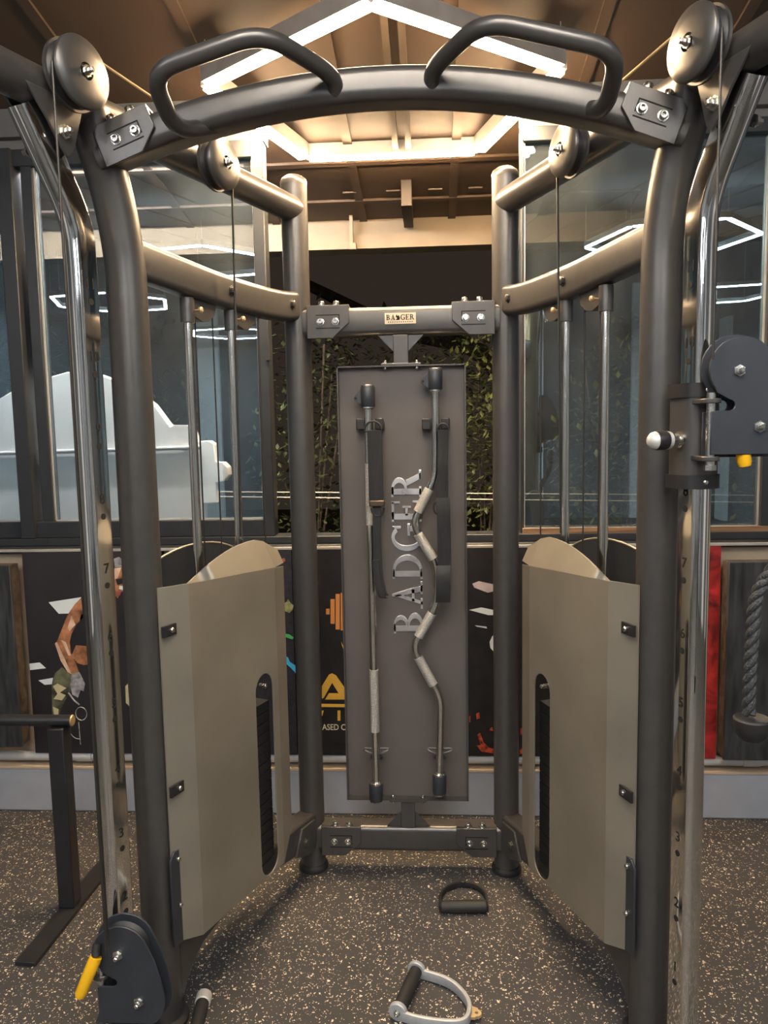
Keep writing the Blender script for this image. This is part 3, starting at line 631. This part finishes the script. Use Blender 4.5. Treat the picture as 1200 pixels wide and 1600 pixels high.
m1 = MB(); m1.tube([p0, p0.lerp(p1, .12), p0.lerp(p1, .9), p1], [.0125, .0135, .0125, .009], 16); obj('cable_stop', m1, M_yellow, ca)
m1 = MB(); m1.tube(smooth_path([at(152, 1474, -.90), at(150, 1485, -.905), p0], 4), .009, 12); obj('cable_end', m1, M_rubber, ca)

# ================================================================== BARS AND STRAPS ON THE PANEL
YB2 = YP-.050
def P2(px, py, y=YB2): return at(px, py, y)
def end_cap(t, top, bot, ear=True):
    d = (V(bot)-V(top)); m1 = MB(); m1.lathe([(.0205, 0), (.0215, .002), (.0215, d.length-.002), (.0205, d.length)], top, d, 24); c = obj('end_sleeve', m1, M_navy, t)
    m1 = MB(); m1.lathe([(.017, -.006), (.0195, -.004), (.0195, .001)], top, d, 20); m1.lathe([(.0195, d.length-.001), (.0195, d.length+.004), (.017, d.length+.006)], top, d, 20); obj('end_cap', m1, M_steel, c)
    if ear:
        mid = V(top)+d*.5
        m1 = MB(); m1.prism([(-.018, .026), (-.034, .008), (-.043, -.002), (-.042, -.010), (-.034, -.014), (-.018, -.028)], lambda u, v: mid+V((u, -.004, v)), (0, .008, 0)); e = obj('cable_eye', m1, M_navy, c, bevel=.001)
        m1 = MB(); m1.cyl(mid+V((-.036, -.0055, -.004)), mid+V((-.036, -.0045, -.004)), .0035, seg=10); obj('eye_hole', m1, M_hole, c)
t = thing('straight_bar', 'straight chrome pull bar with knurled grips on the left of the panel', 'cable bar', P2(588, 1250))
m1 = MB(); m1.tube([P2(575, 630), P2(588, 1226)], .0122, 20); obj('shaft', m1, M_bar, t)
for a, b in ((724, 820), (1046, 1143)):
    f = lambda y: P2(575+13*(y-630)/596., y)
    m1 = MB(); m1.tube([f(a), f(b)], .0142, 20); obj('knurled_grip', m1, M_knurl, t)
end_cap(t, P2(574.5, 604), P2(575, 636)); end_cap(t, P2(587.5, 1224), P2(588, 1250), False)
t = thing('curl_bar', 'zigzag chrome curl bar with four angled grips on the right of the panel', 'cable bar', P2(686, 1240))
pp = [(680, 608), (680, 657), (683, 738), (647, 812), (647, 826), (682, 886), (682, 938), (646, 1008), (648, 1022), (687, 1088), (687, 1212)]
pp = [(680, 608), (681, 745), (645, 818), (684, 884), (683, 943), (645, 1012), (689, 1090), (686.5, 1212)]
m1 = MB(); m1.tube(fillet([P2(*q) for q in pp], .035, 6), .0122, 20); obj('shaft', m1, M_bar, t)
for a, b in (((671, 764), (653, 800)), ((653, 834), (677, 873)), ((675, 958), (654, 995)), ((653.5, 1027), (677, 1070))):
    m1 = MB(); m1.tube([P2(*a), P2(*b)], .0148, 20); obj('knurled_grip', m1, M_knurl, t)
end_cap(t, P2(680, 578), P2(680, 609)); end_cap(t, P2(686.5, 1210), P2(686.5, 1239), False)
def ring(c, r, th, nrm, a0=0, a1=360, n=20, sz=1.):
    x, y, a = frame_of(V(nrm)); return [V(c)+x*(r*math.cos(math.radians(a0+(a1-a0)*k/n)))+y*(r*sz*math.sin(math.radians(a0+(a1-a0)*k/n))) for k in range(n+1)]
def strap_band(name, pts, wid, t, th=.005, m=M_web):
    m1 = MB(); m1.sweep(rrect(wid, th, .002, 2), smooth_path(pts, 4), (1, 0, 0)); return obj(name, m1, m, t)
def dring(t, c, r, name='d_ring'):
    m1 = MB(); pts = [V(c)+V((r*math.cos(math.radians(a)), 0, r*1.05*math.sin(math.radians(a)))) for a in range(0, 181, 15)]
    m1.tube(pts+[V(c)+V((-r, 0, -.004)), V(c)+V((r, 0, -.004)), pts[0]], .0032, 8); return obj(name, m1, M_black, t)
YS = YP-.078
t = thing('ankle_strap', 'black webbing ankle strap with metal buckle hung beside the straight bar', 'strap', at(590, 935, YS), 'ankle straps on the panel')
dring(t, at(583, 672, YS), .025); strap_band('webbing', [at(585, 673, YS), at(586, 700, YS), at(587, 740, YS), at(588, 785, YS)], .044, t, .007)
m1 = MB(); q = at(589, 787, YS); m1.span((q.x-.023, q.y-.008, q.z-.008), (q.x+.023, q.y+.006, q.z+.010)); obj('buckle', m1, mat('dark_bronze', (.12, .085, .06), .35, .7), t, bevel=.003)
m1 = MB(); m1.tube([at(590, 793, YS)+V((.019*math.cos(math.radians(a)), 0, .026*math.sin(math.radians(a)))) for a in range(180, 361, 15)], .0032, 8); obj('d_ring', m1, M_black, t)
strap_band('tail', [at(589, 790, YS+.006), at(589, 830, YS), at(590, 870, YS), at(592, 900, YS-.004), at(597, 925, YS-.006), at(601, 930, YS-.004)], .026, t, .006)
strap_band('tail_fold', [at(587, 875, YS-.012), at(590, 905, YS-.014), at(596, 930, YS-.016), at(601, 934, YS-.014)], .022, t, .006)
t = thing('ankle_strap', 'black webbing ankle strap with padded end hung beside the curl bar', 'strap', at(692, 940, YS), 'ankle straps on the panel')
dring(t, at(692, 671, YS), .016)
strap_band('webbing', [at(692, 672, YS), at(692, 700, YS), at(691.5, 728, YS-.003), at(692, 760, YS), at(692, 784, YS)], .032, t, .007)
strap_band('padded_band', [at(692, 778, YS-.006), at(693, 800, YS-.012), at(694, 840, YS-.010), at(694, 888, YS-.008)], .040, t, .010)
strap_band('padded_end', [at(693, 884, YS-.012), at(692.5, 900, YS-.020), at(692.5, 925, YS-.020), at(692, 940, YS-.014)], .044, t, .014, M_rubber)
m1 = MB(); m1.tube([at(684, 793, YS)+V((-.012*math.sin(math.radians(a)), 0, .02*math.cos(math.radians(a)))) for a in range(0, 181, 15)], .003, 8); obj('d_ring', m1, M_black, t)

# ================================================================== THINGS ON THE FLOOR
# black stirrup handle
g0, g1 = onfloor(688, 1417, .019), onfloor(761, 1416, .019); ap = onfloor(723, 1381, .012); mid = (g0+g1)/2
t = thing('stirrup_handle', 'small black stirrup handle lying on the floor by the lower crossbar', 'cable handle', (mid.x, mid.y, 0))
m1 = MB(); dd = (g1-g0); m1.lathe([(.015, 0), (.018, .004), (.0185, dd.length*.5), (.018, dd.length-.004), (.015, dd.length)], g0, dd, 24); obj('grip', m1, M_rubber, t)
up = (ap-mid); pts = [g0]+[mid+dd*(-.5*math.cos(math.radians(a)))*1.02+up*(.35+.65*math.sin(math.radians(a))) for a in range(0, 181, 12)]+[g1]
pts = [V((p.x, p.y, .012)) for p in pts]
m1 = MB(); m1.sweep(rrect(.018, .008, .002, 2), pts, (0, 0, 1)); obj('strap_bow', m1, M_rubber, t)
m1 = MB(); m1.lathe([(.010, 0), (.010, .008), (.006, .010)], V((ap.x, ap.y+.002, .014)), (0, 0, 1), 14); obj('swivel', m1, M_black, t)
# grey stirrup handle
g0, g1 = onfloor(622, 1580, .024), onfloor(651, 1515, .024); e = onfloor(737, 1585, .02)
t = thing('stirrup_handle', 'grey metal stirrup handle with black grip lying nearest on the floor', 'cable handle', ((g0.x+e.x)/2, (g0.y+e.y)/2, 0))
m1 = MB(); dd = g1-g0; m1.lathe([(.0165, .008), (.0175, dd.length*.4), (.0165, dd.length-.008)], g0, dd, 24); obj('grip', m1, M_rubber, t)
bow = smooth_path([g0, onfloor(648, 1590, .022), onfloor(690, 1598, .02), onfloor(722, 1597, .02), onfloor(733, 1582, .02), onfloor(730, 1562, .02), onfloor(712, 1541, .02), onfloor(690, 1528, .021), g1], 5)
m1 = MB(); m1.sweep(rrect(.026, .011, .003, 2), [V((p.x, p.y, .0165)) for p in bow], (0, 0, 1)); obj('bow', m1, M_alu, t)
for g in (g0, g1):
    m1 = MB(); m1.lathe([(.021, 0), (.023, .002), (.023, .011), (.021, .013)], V((g.x, g.y, .024))-dd.normalized()*.0065*(1 if g is g0 else 1), dd, 24); h = obj('end_boss', m1, M_alu, t)
inst('bolt', ME_bolt, t, V((g0.x, g0.y, .024))-dd.normalized()*.007, -dd, .8)
lo = onfloor(737, 1583, .012); hi = onfloor(751, 1586, .012)
m1 = MB(); dx = (hi-lo).normalized(); dy = V((-dx.y, dx.x, 0)); L = (hi-lo).length
oo = [(-.01, -.02), (.012, -.016)]+[(L-.01+.012*math.cos(math.radians(a)), .012*math.sin(math.radians(a))) for a in range(-80, 81, 20)]+[(.012, .016), (-.01, .02)]
hole = [(L-.01+.0045*math.cos(math.radians(a)), .0045*math.sin(math.radians(a))) for a in range(0, 360, 40)]
m1.prism(oo, lambda u, v: V((lo.x, lo.y, .009))+dx*u+dy*v, (0, 0, .007), [hole]); obj('swivel_eye', m1, M_brass, t)
# short bar with silver cap
a = V((-.502, -.615, .0195)); b = V((-.478, -.84, .0195))
t = thing('handle_bar', 'short black bar with silver end cap lying beside the left front post', 'cable bar', (a.x, a.y, 0))
m1 = MB(); m1.tube([a, b], .0165, 20); obj('shaft', m1, M_rubber, t)
m1 = MB(); d = (b-a); m1.lathe([(.0165, -.002), (.0192, 0), (.0192, .026), (.017, .028)], a, d, 24); obj('silver_cap', m1, M_silver, t)
# black tube rack at lower left
t = thing('tube_rack', 'black square-tube rack with round top rail and flat foot at lower left', 'rack', (-1.035, -.25, 0))
fx = lambda y: -1.034+.012*(y+.25)/.5
m1 = MB(); m1.prism([(-1.062, -.50), (-1.003, -.503), (-.985, .02), (-1.045, .02)], lambda u, v: V((u, v, 0)), (0, 0, .012)); obj('foot_plate', m1, M_black, t, bevel=.001)
m1 = MB(); m1.span((-1.055, -.265, .012), (-1.005, -.215, .575)); obj('upright', m1, M_black, t, bevel=.004)
m1 = MB(); m1.cyl((-1.75, -.24, .592), (-.988, -.24, .592), .017, seg=20); r_ = obj('top_rail', m1, M_black, t)
m1 = MB(); m1.lathe([(.0172, 0), (.015, .003), (.004, .003)], (-.988, -.24, .592), (1, 0, 0), 20); obj('rail_end', m1, M_brass, r_)
m1 = MB(); m1.span((-1.75, -.265, .012), (-1.70, -.215, .575)); obj('upright', m1, M_black, t, bevel=.004)
m1 = MB(); m1.span((-1.755, -.50, 0), (-1.695, .02, .012)); obj('foot_plate', m1, M_black, t)

# triceps rope
YR = -.95
t = thing('triceps_rope', 'black twisted rope with rubber end cup hanging at the right edge', 'rope', at(1173, 1150, YR))
cpts = smooth_path([at(1170, 1116, YR), at(1172, 1050, YR), at(1176, 990, YR), at(1180, 945, YR), at(1190, 915, YR), at(1210, 885, YR), at(1228, 840, YR), at(1232, 790, YR)], 10)
for k in range(3):
    pts = []; L = 0
    for i, p in enumerate(cpts):
        if i: L += (p-cpts[i-1]).length
        tdir = (cpts[min(i+1, len(cpts)-1)]-cpts[max(i-1, 0)]).normalized(); x = tdir.cross(V((0, 1, 0))).normalized(); y = tdir.cross(x)
        ph = L/.066*2*math.pi+k*2*math.pi/3; pts.append(p+(x*math.cos(ph)+y*math.sin(ph))*.0064)
    m1 = MB(); m1.tube(pts, .0070, 10); obj('rope_strand', m1, mat('rope_fibre', (.035, .038, .042), .5, 0, .5, 260, .8) if k == 0 else MATS['rope_fibre'], t)
q = at(1174, 1157, YR)
m1 = MB(); m1.lathe([(.006, 0), (.020, .003), (.029, .014), (.033, .030), (.0335, .042), (.031, .045), (.015, .040)], q, (0, 0, 1), 28); obj('rubber_cup', m1, M_rubber, t)
m1 = MB(); q2 = cpts[-1]; m1.lathe([(.019, -.02), (.021, -.015), (.021, .025), (.012, .032)], q2, (0, 0, 1), 20); obj('ferrule', m1, M_steel, t)
m1 = MB(); m1.tube(ring(q2+V((0, 0, .05)), .02, 0, (0, 1, 0), sz=1.4), .004, 8); obj('snap_hook', m1, M_steel, t)

# ================================================================== POSTERS ALONG THE WALL
YF = .352
def poster(name, label, x0, x1, z0, z1, m, th=.02):
    t = thing(name, label, 'poster', ((x0+x1)/2, YF+th, z0))
    m1 = MB(); m1.span((x0, YF, z0), (x1, YF+th+.028, z1)); obj('board', m1, m, t, 0); return t
_lay = [0]
def printed(t, name, px, m, lay=1):
    """flat printed shape on a poster, given by its corners"""
    m1 = MB(); m1.prism([(p.x, p.z) for p in [at(x, y, YF) for x, y in px]], lambda u, v: V((u, YF-.0004*lay, v)), (0, -.0003, 0)); return obj(name, m1, m, t, 0)
PZ0, PZ1 = .232, 1.006
M_pdark = mat('print_dark', (.020, .017, .020), .45, 0, .5, 3)
M_pnavy = mat('print_navy', (.021, .019, .028), .5, 0, .5, 60)
M_pblack = mat('print_black', (.013, .011, .012), .45, 0, .4, 30)
M_pgold = mat('print_gold', (.72, .43, .06), .5, 0, .1)
M_porange = mat('print_orange', (.62, .26, .07), .5, 0, .08)
M_pwhite = mat('print_white', (.72, .78, .80), .5, 0, .06)
M_pskin = mat('print_skin', (.33, .14, .065), .45, 0, .75, 26)
M_pskin2 = mat('print_skin_light', (.66, .45, .33), .45, 0, .3, 30)
M_pcloth = mat('print_cloth', (.012, .012, .014), .5)
M_pcamo = mat('print_camo', (.10, .105, .06), .5, 0, .9, 22)
M_pcamo2 = mat('print_camo_light', (.52, .46, .27), .5, 0, .2)
M_pgrey = mat('print_grey', (.30, .30, .32), .4, 0, .5, 60)
def red_smoke():
    m = mat('print_red_smoke', (.5, .02, .02), .45); nt = m.node_tree
    cr = [n for n in nt.nodes if n.type == 'VALTORGB'][0]; nz = [n for n in nt.nodes if n.type == 'TEX_NOISE'][0]
    nz.inputs['Scale'].default_value = 9; nz.inputs['Distortion'].default_value = 1.6
    cr.color_ramp.elements[0].color = (.03, .003, .003, 1); cr.color_ramp.elements[1].color = (.55, .03, .028, 1)
    return m
M_pred = red_smoke()
t = poster('athlete_poster', 'dark poster of an athlete lifting a kettlebell behind the left chrome post', -1.435, -.905, PZ0, PZ1, M_pdark)
printed(t, 'printed_light', [(76, 941), (127, 933), (120, 958), (92, 959)], M_pwhite)
printed(t, 'printed_light', [(46, 1037), (62, 1035), (72, 1044), (47, 1047)], M_pwhite)
printed(t, 'printed_light', [(60, 1063), (83, 1059), (81, 1069), (70, 1070)], M_pwhite)
printed(t, 'printed_arm', [(127, 934), (117, 944), (106, 960), (98, 980), (90, 1000), (86, 1007), (92, 1022), (102, 1040), (112, 1054), (124, 1051), (118, 1035), (111, 1020), (109, 1003), (112, 990), (120, 975), (130, 965)], M_pskin, 2)
printed(t, 'printed_highlight', [(86, 1005), (89, 1003), (97, 1020), (108, 1044), (112, 1054), (106, 1050), (95, 1032)], M_pskin2, 3)
printed(t, 'printed_highlight', [(112, 962), (118, 976), (109, 986), (106, 980)], M_pskin2, 3)
printed(t, 'printed_highlight', [(96, 1000), (103, 1003), (111, 1024), (107, 1024)], M_pskin2, 3)
printed(t, 'printed_top', [(127, 960), (165, 950), (200, 955), (200, 1010), (160, 1012), (119, 1008), (121, 985)], M_pcloth, 2)
printed(t, 'printed_waist', [(119, 1008), (160, 1010), (160, 1035), (131, 1039), (121, 1036), (112, 1024)], M_pskin, 2)
printed(t, 'printed_glove', [(112, 1053), (124, 1050), (127, 1055), (133, 1068), (131, 1080), (126, 1078), (122, 1090), (113, 1085), (110, 1070)], M_pgrey, 3)
printed(t, 'printed_legging', [(97, 1042), (112, 1056), (110, 1080), (100, 1098), (93, 1115), (92, 1118), (82, 1118), (81, 1070), (86, 1052)], M_pcamo, 2)
printed(t, 'printed_camo', [(83, 1072), (90, 1068), (104, 1075), (94, 1082), (103, 1086), (97, 1094), (84, 1092), (90, 1084)], M_pcamo2, 3)
printed(t, 'printed_camo', [(83, 1104), (92, 1108), (91, 1118), (85, 1118)], M_pcamo2, 3)
printed(t, 'printed_camo', [(196, 1072), (202, 1066), (203, 1104), (197, 1098)], M_pcamo2, 3)
m1 = MB(); m1.tube([at(127, 1115, YF)+V((.022*math.cos(a*.5236), -.001, .026*math.sin(a*.5236))) for a in range(13)], .0016, 6); obj('printed_kettlebell', m1, M_pgrey, t)
m1 = MB(); m1.tube(smooth_path([at(107, 1082, YF)-V((0, .001, 0)), at(116, 1094, YF)-V((0, .001, 0)), at(124, 1101, YF)-V((0, .001, 0))]), .003, 6); obj('printed_handle', m1, M_pgrey, t)
m1 = MB(); m1.tube(smooth_path([at(106, 1140, YF)-V((0, .001, 0)), at(116, 1152, YF)-V((0, .001, 0)), at(126, 1155, YF)-V((0, .001, 0))]), .0015, 6); obj('printed_outline', m1, M_pgrey, t)
m1 = MB(); m1.tube([at(123, 1128, YF)-V((0, .001, 0)), at(126, 1163, YF)-V((0, .001, 0))], .0015, 6); obj('printed_outline', m1, M_pgrey, t)
printed(t, 'printed_hair', [(178, 873), (186, 870), (196, 880), (197, 888), (180, 888)], M_pgrey, 2)
printed(t, 'printed_face', [(179, 887), (197, 884), (198, 926), (190, 924), (184, 935), (178, 928)], M_pskin, 2)
printed(t, 'printed_highlight', [(179, 888), (190, 886), (184, 903), (179, 905)], M_pskin2, 3)
printed(t, 'printed_eye', [(181, 905), (194, 903), (194, 911), (184, 914)], M_pcloth, 4)
printed(t, 'printed_highlight', [(187, 915), (194, 916), (192, 922), (186, 920)], M_pwhite, 3)
printed(t, 'printed_lips', [(182, 926), (190, 923), (188, 930), (183, 930)], mat('print_lips', (.35, .08, .07), .4), 4)
t = poster('map_poster', 'dark navy poster with green and blue patches left of the rear post', -.895, -.425, PZ0, PZ1, M_pnavy)
printed(t, 'printed_patch', [(442, 944), (448, 940), (450, 936), (454, 942), (459, 946), (457, 953), (452, 958), (446, 955), (442, 950)], mat('print_moss', (.27, .28, .12), .5, 0, .4, 60))
printed(t, 'printed_patch', [(444, 990), (452, 991), (459, 996), (457, 999), (445, 995)], mat('print_green', (.08, .5, .15), .5))
printed(t, 'printed_patch', [(447, 1026), (450, 1027), (453, 1034), (462, 1040), (462, 1052), (455, 1044), (447, 1037)], mat('print_cyan', (.05, .45, .8), .5))
printed(t, 'printed_patch', [(438, 873), (445, 872), (446, 877), (440, 879)], mat('print_rust', (.3, .09, .05), .5))
t = poster('logo_poster', 'black poster with gold A logo and orange dumbbell bars beside the panel', -.42, .16, PZ0, PZ1, M_pblack)
for x0, x1, y0, y1 in ((509.5, 515, 951, 960), (516.5, 523, 936, 974.5), (524.5, 531, 928, 983.5), (532.5, 540, 926, 985)):
    printed(t, 'printed_bar', [(x0, y0), (x1, y0), (x1, y1), (x0, y1)], M_porange)
printed(t, 'printed_stroke', [(533, 1002), (540, 1017), (540, 1022), (534, 1008)], M_pgold)
m1 = MB(); f = lambda l: [(p.x, p.z) for p in [at(x, y, YF) for x, y in l]]
m1.prism(f([(503, 1092), (503, 1072), (514, 1054), (519, 1052), (525, 1055), (541, 1078), (541, 1093), (508, 1093), (514, 1083), (529, 1083), (519, 1067), (506, 1090)]), lambda u, v: V((u, YF-.0004, v)), (0, -.0003, 0)); obj('printed_logo', m1, M_pgold, t, 0)
printed(t, 'printed_underline', [(500, 1099.5), (541, 1100), (541, 1105), (500, 1104.5)], M_pgold)
printed(t, 'printed_letter', [(527.5, 1110), (532, 1110), (532, 1126), (527.5, 1126)], M_pgold)
printed(t, 'printed_letter', [(502, 1110), (506, 1110), (504, 1118), (502, 1119)], M_pgold)
m1 = MB(); c = at(522, 1136.5, YF); text_shape('ASED C', .032, lambda u, v: V((c.x+u*.82, YF-.0008, c.z+v)), m1, (0, 0, 0)); obj('printed_text', m1, mat('print_cream', (.75, .68, .5), .5), t, 0)
t = poster('flame_poster', 'dark poster with white light bars and red flames right of the panel', .168, .70, PZ0, PZ1, M_pblack)
printed(t, 'printed_light', [(738, 912), (748, 908), (771, 913), (771, 924), (762, 926), (741, 918)], mat('print_pinkwhite', (.5, .42, .43), .5, 0, .4, 14))
printed(t, 'printed_light', [(733, 953), (752, 949), (771, 953), (771, 961), (763, 961)], M_pwhite)
printed(t, 'printed_light', [(742, 977), (760, 979), (761, 982), (745, 979)], M_pwhite)
printed(t, 'printed_highlight', [(769, 994), (772, 992), (772, 1019), (766, 1012), (765, 1003)], M_pwhite)
M_fl = mat('print_flame', (.42, .06, .02), .5, 0, .9, 60)
for l in ([(746, 1148), (750, 1145), (756, 1160), (764, 1168), (771, 1170), (771, 1177), (752, 1174), (745, 1165), (751, 1164)], [(764, 1140), (769, 1136), (771, 1142), (766, 1142)], [(733, 1120), (735, 1118), (735, 1128), (733, 1128)], [(813, 1138), (819, 1136), (818, 1150), (813, 1148)], [(812, 1172), (820, 1165), (821, 1178), (812, 1178)], [(744, 1115), (749, 1113), (750, 1122), (745, 1124)]):
    printed(t, 'printed_flame', l, M_fl)
t = poster('red_poster', 'red smoke-patterned poster board right of the chrome post', at(990, 1000, YF).x, at(1123, 1000, YF).x, PZ0-.004, PZ1+.002, M_pred)

# thick black plywood boxes at both ends of the poster row
def ply_box(label, x0, x1, z0, z1, y0=.285):
    t = thing('plywood_box', label, 'wooden box', ((x0+x1)/2, .35, z0), 'black plywood boxes on the ledge')
    m1 = MB(); m1.span((x0, y0, z0), (x1, y0+.012, z1)); obj('front_board', m1, M_board, t, bevel=.003)
    m1 = MB(); m1.span((x0+.003, y0+.012, z0+.003), (x1-.003, .349, z1-.003)); obj('case', m1, M_boardedge, t, bevel=.002)
    return t
p = at(25, 883, .285); q = at(1139, 878, .285)
ply_box('black weathered plywood box left of the athlete poster', -2.1, p.x-.025, at(25, 1168, .285).z, p.z)
ply_box('black weathered plywood box behind the twisted rope', q.x, 1.75, at(1140, 1188, .285).z, q.z)

# ================================================================== OUTSIDE
YO = .80
ol = [(-120, 830), (-120, 720), (-60, 660), (0, 622), (28, 606), (60, 594), (105, 581), (150, 583), (200, 600), (240, 632), (266, 667), (270, 664), (294, 664), (300, 668), (308, 690), (326, 688), (334, 694), (337, 722), (348, 722), (356, 730), (357, 742), (350, 752), (337, 754), (339, 786), (318, 787), (319, 830)]
m1 = MB(); m1.prism([(p.x, p.z) for p in [at(x, y, YO) for x, y in ol]], lambda u, v: V((u, YO, v)), (0, .06, 0))
t = thing('cutout_board', 'white scallop-edged board standing outside the left window', 'board', (at(200, 830, YO).x, YO+.03, -.02))
obj('panel', m1, M_white, t, 20, bevel=.004)
m1 = MB(); m1.tube([at(-120, 712, YO-.012), at(314, 699, YO-.012)], .009, 12); cd = obj('conduit', m1, M_conduit, t)
m1 = MB(); m1.tube([at(284, 700, YO-.012), at(292, 699.8, YO-.012)], .0105, 12); obj('conduit_joint', m1, M_conduit, t)
for px in (0, 200):
    m1 = MB(); p = at(px, 830, YO); m1.span((p.x-.03, YO+.06, -.02), (p.x+.03, YO+.1, p.z+.2)); obj('support_post', m1, M_rafter, t)
for i, (ya, yb) in enumerate(((769, 774), (777, 785))):
    m1 = MB(); a = at(435, ya, 1.25); b = at(1200, yb, 1.25); d = (b-a); m1.tube([a-d*1.5, b+d*1.5], .0028, 8); o = obj('fence_wire', m1, M_wire)
    tag(o, ('upper' if i == 0 else 'lower')+' of two taut wires strung across the dark opening', 'wire', 'wires outside the windows')
def shrub(label, c, rx, ry, rz, n, m, size=.05, trunk=True, z0=-.02):
    t = thing('shrub', label, 'shrub', (c[0], c[1], z0), 'shrubs in the dark outside'); m1 = MB()
    for i in range(n):
        while True:
            p = V((random.uniform(-1, 1), random.uniform(-1, 1), random.uniform(-1, 1)))
            if p.length < 1: break
        p = V((c[0]+p.x*rx, c[1]+p.y*ry, c[2]+p.z*rz))
        d = V((random.gauss(0, 1), random.gauss(0, 1), random.gauss(-.3, .7))).normalized(); x, y, _ = frame_of(d); s = size*random.uniform(.6, 1.3)
        m1.add([p, p+d*s*.5+x*s*.25, p+d*s, p+d*s*.5-x*s*.25+y*s*.08], [(0, 1, 2, 3)])
    me = bpy.data.meshes.new('foliage'); me.from_pydata([tuple(q-V((c[0], c[1], z0))) for q in m1.v], [], m1.f); me.materials.append(m)
    o = bpy.data.objects.new('foliage', me); COL.objects.link(o); o.parent = t; o['kind'] = 'stuff'
    if trunk:
        m2 = MB()
        for k in range(4):
            a = random.uniform(0, 6.28); e = V((c[0]+rx*.6*math.cos(a), c[1]+ry*.5*math.sin(a), c[2]+rz*random.uniform(.2, .8)))
            m2.tube(smooth_path([(c[0], c[1], z0), (c[0]+.05*math.cos(a), c[1], c[2]*.5), tuple(e)], 4), .006, 6)
        obj('stem', m2, M_bark, t)
    return t
shrub('dark leafy shrub showing between the left window and the panel', (-.62, 2.1, 1.35), .36, .25, .85, 1500, M_leaf)
shrub('olive leafy shrub showing right of the BADGER panel', (.38, 2.08, 1.45), .26, .22, .62, 1300, M_leaf2)
shrub('large dark shrub filling the left half of the right window', (1.12, 1.75, 1.1), .42, .3, .95, 2400, M_leaf2)
shrub('large olive shrub at the far right of the right window', (2.1, 1.8, 1.05), .6, .35, .9, 2400, M_leaf2)
shrub('low dark shrub behind the BADGER panel', (-.1, 2.75, 1.9), .75, .3, .35, 1300, M_leaf)
shrub('dark shrub far left behind the white board', (-2.1, 2.6, 1.6), .8, .5, .9, 1600, M_leaf)
m1 = MB(); m1.tube(smooth_path([(1.0, 3.4, -.02), (.85, 3.4, 1.2), (.5, 3.35, 1.95), (-.1, 3.3, 2.15), (-.8, 3.3, 2.5)], 5), [.10-.003*k for k in range(21)], 10)
tag(obj('tree', m1, M_bark), 'leaning bare tree trunk in the dark beyond the opening', 'tree')
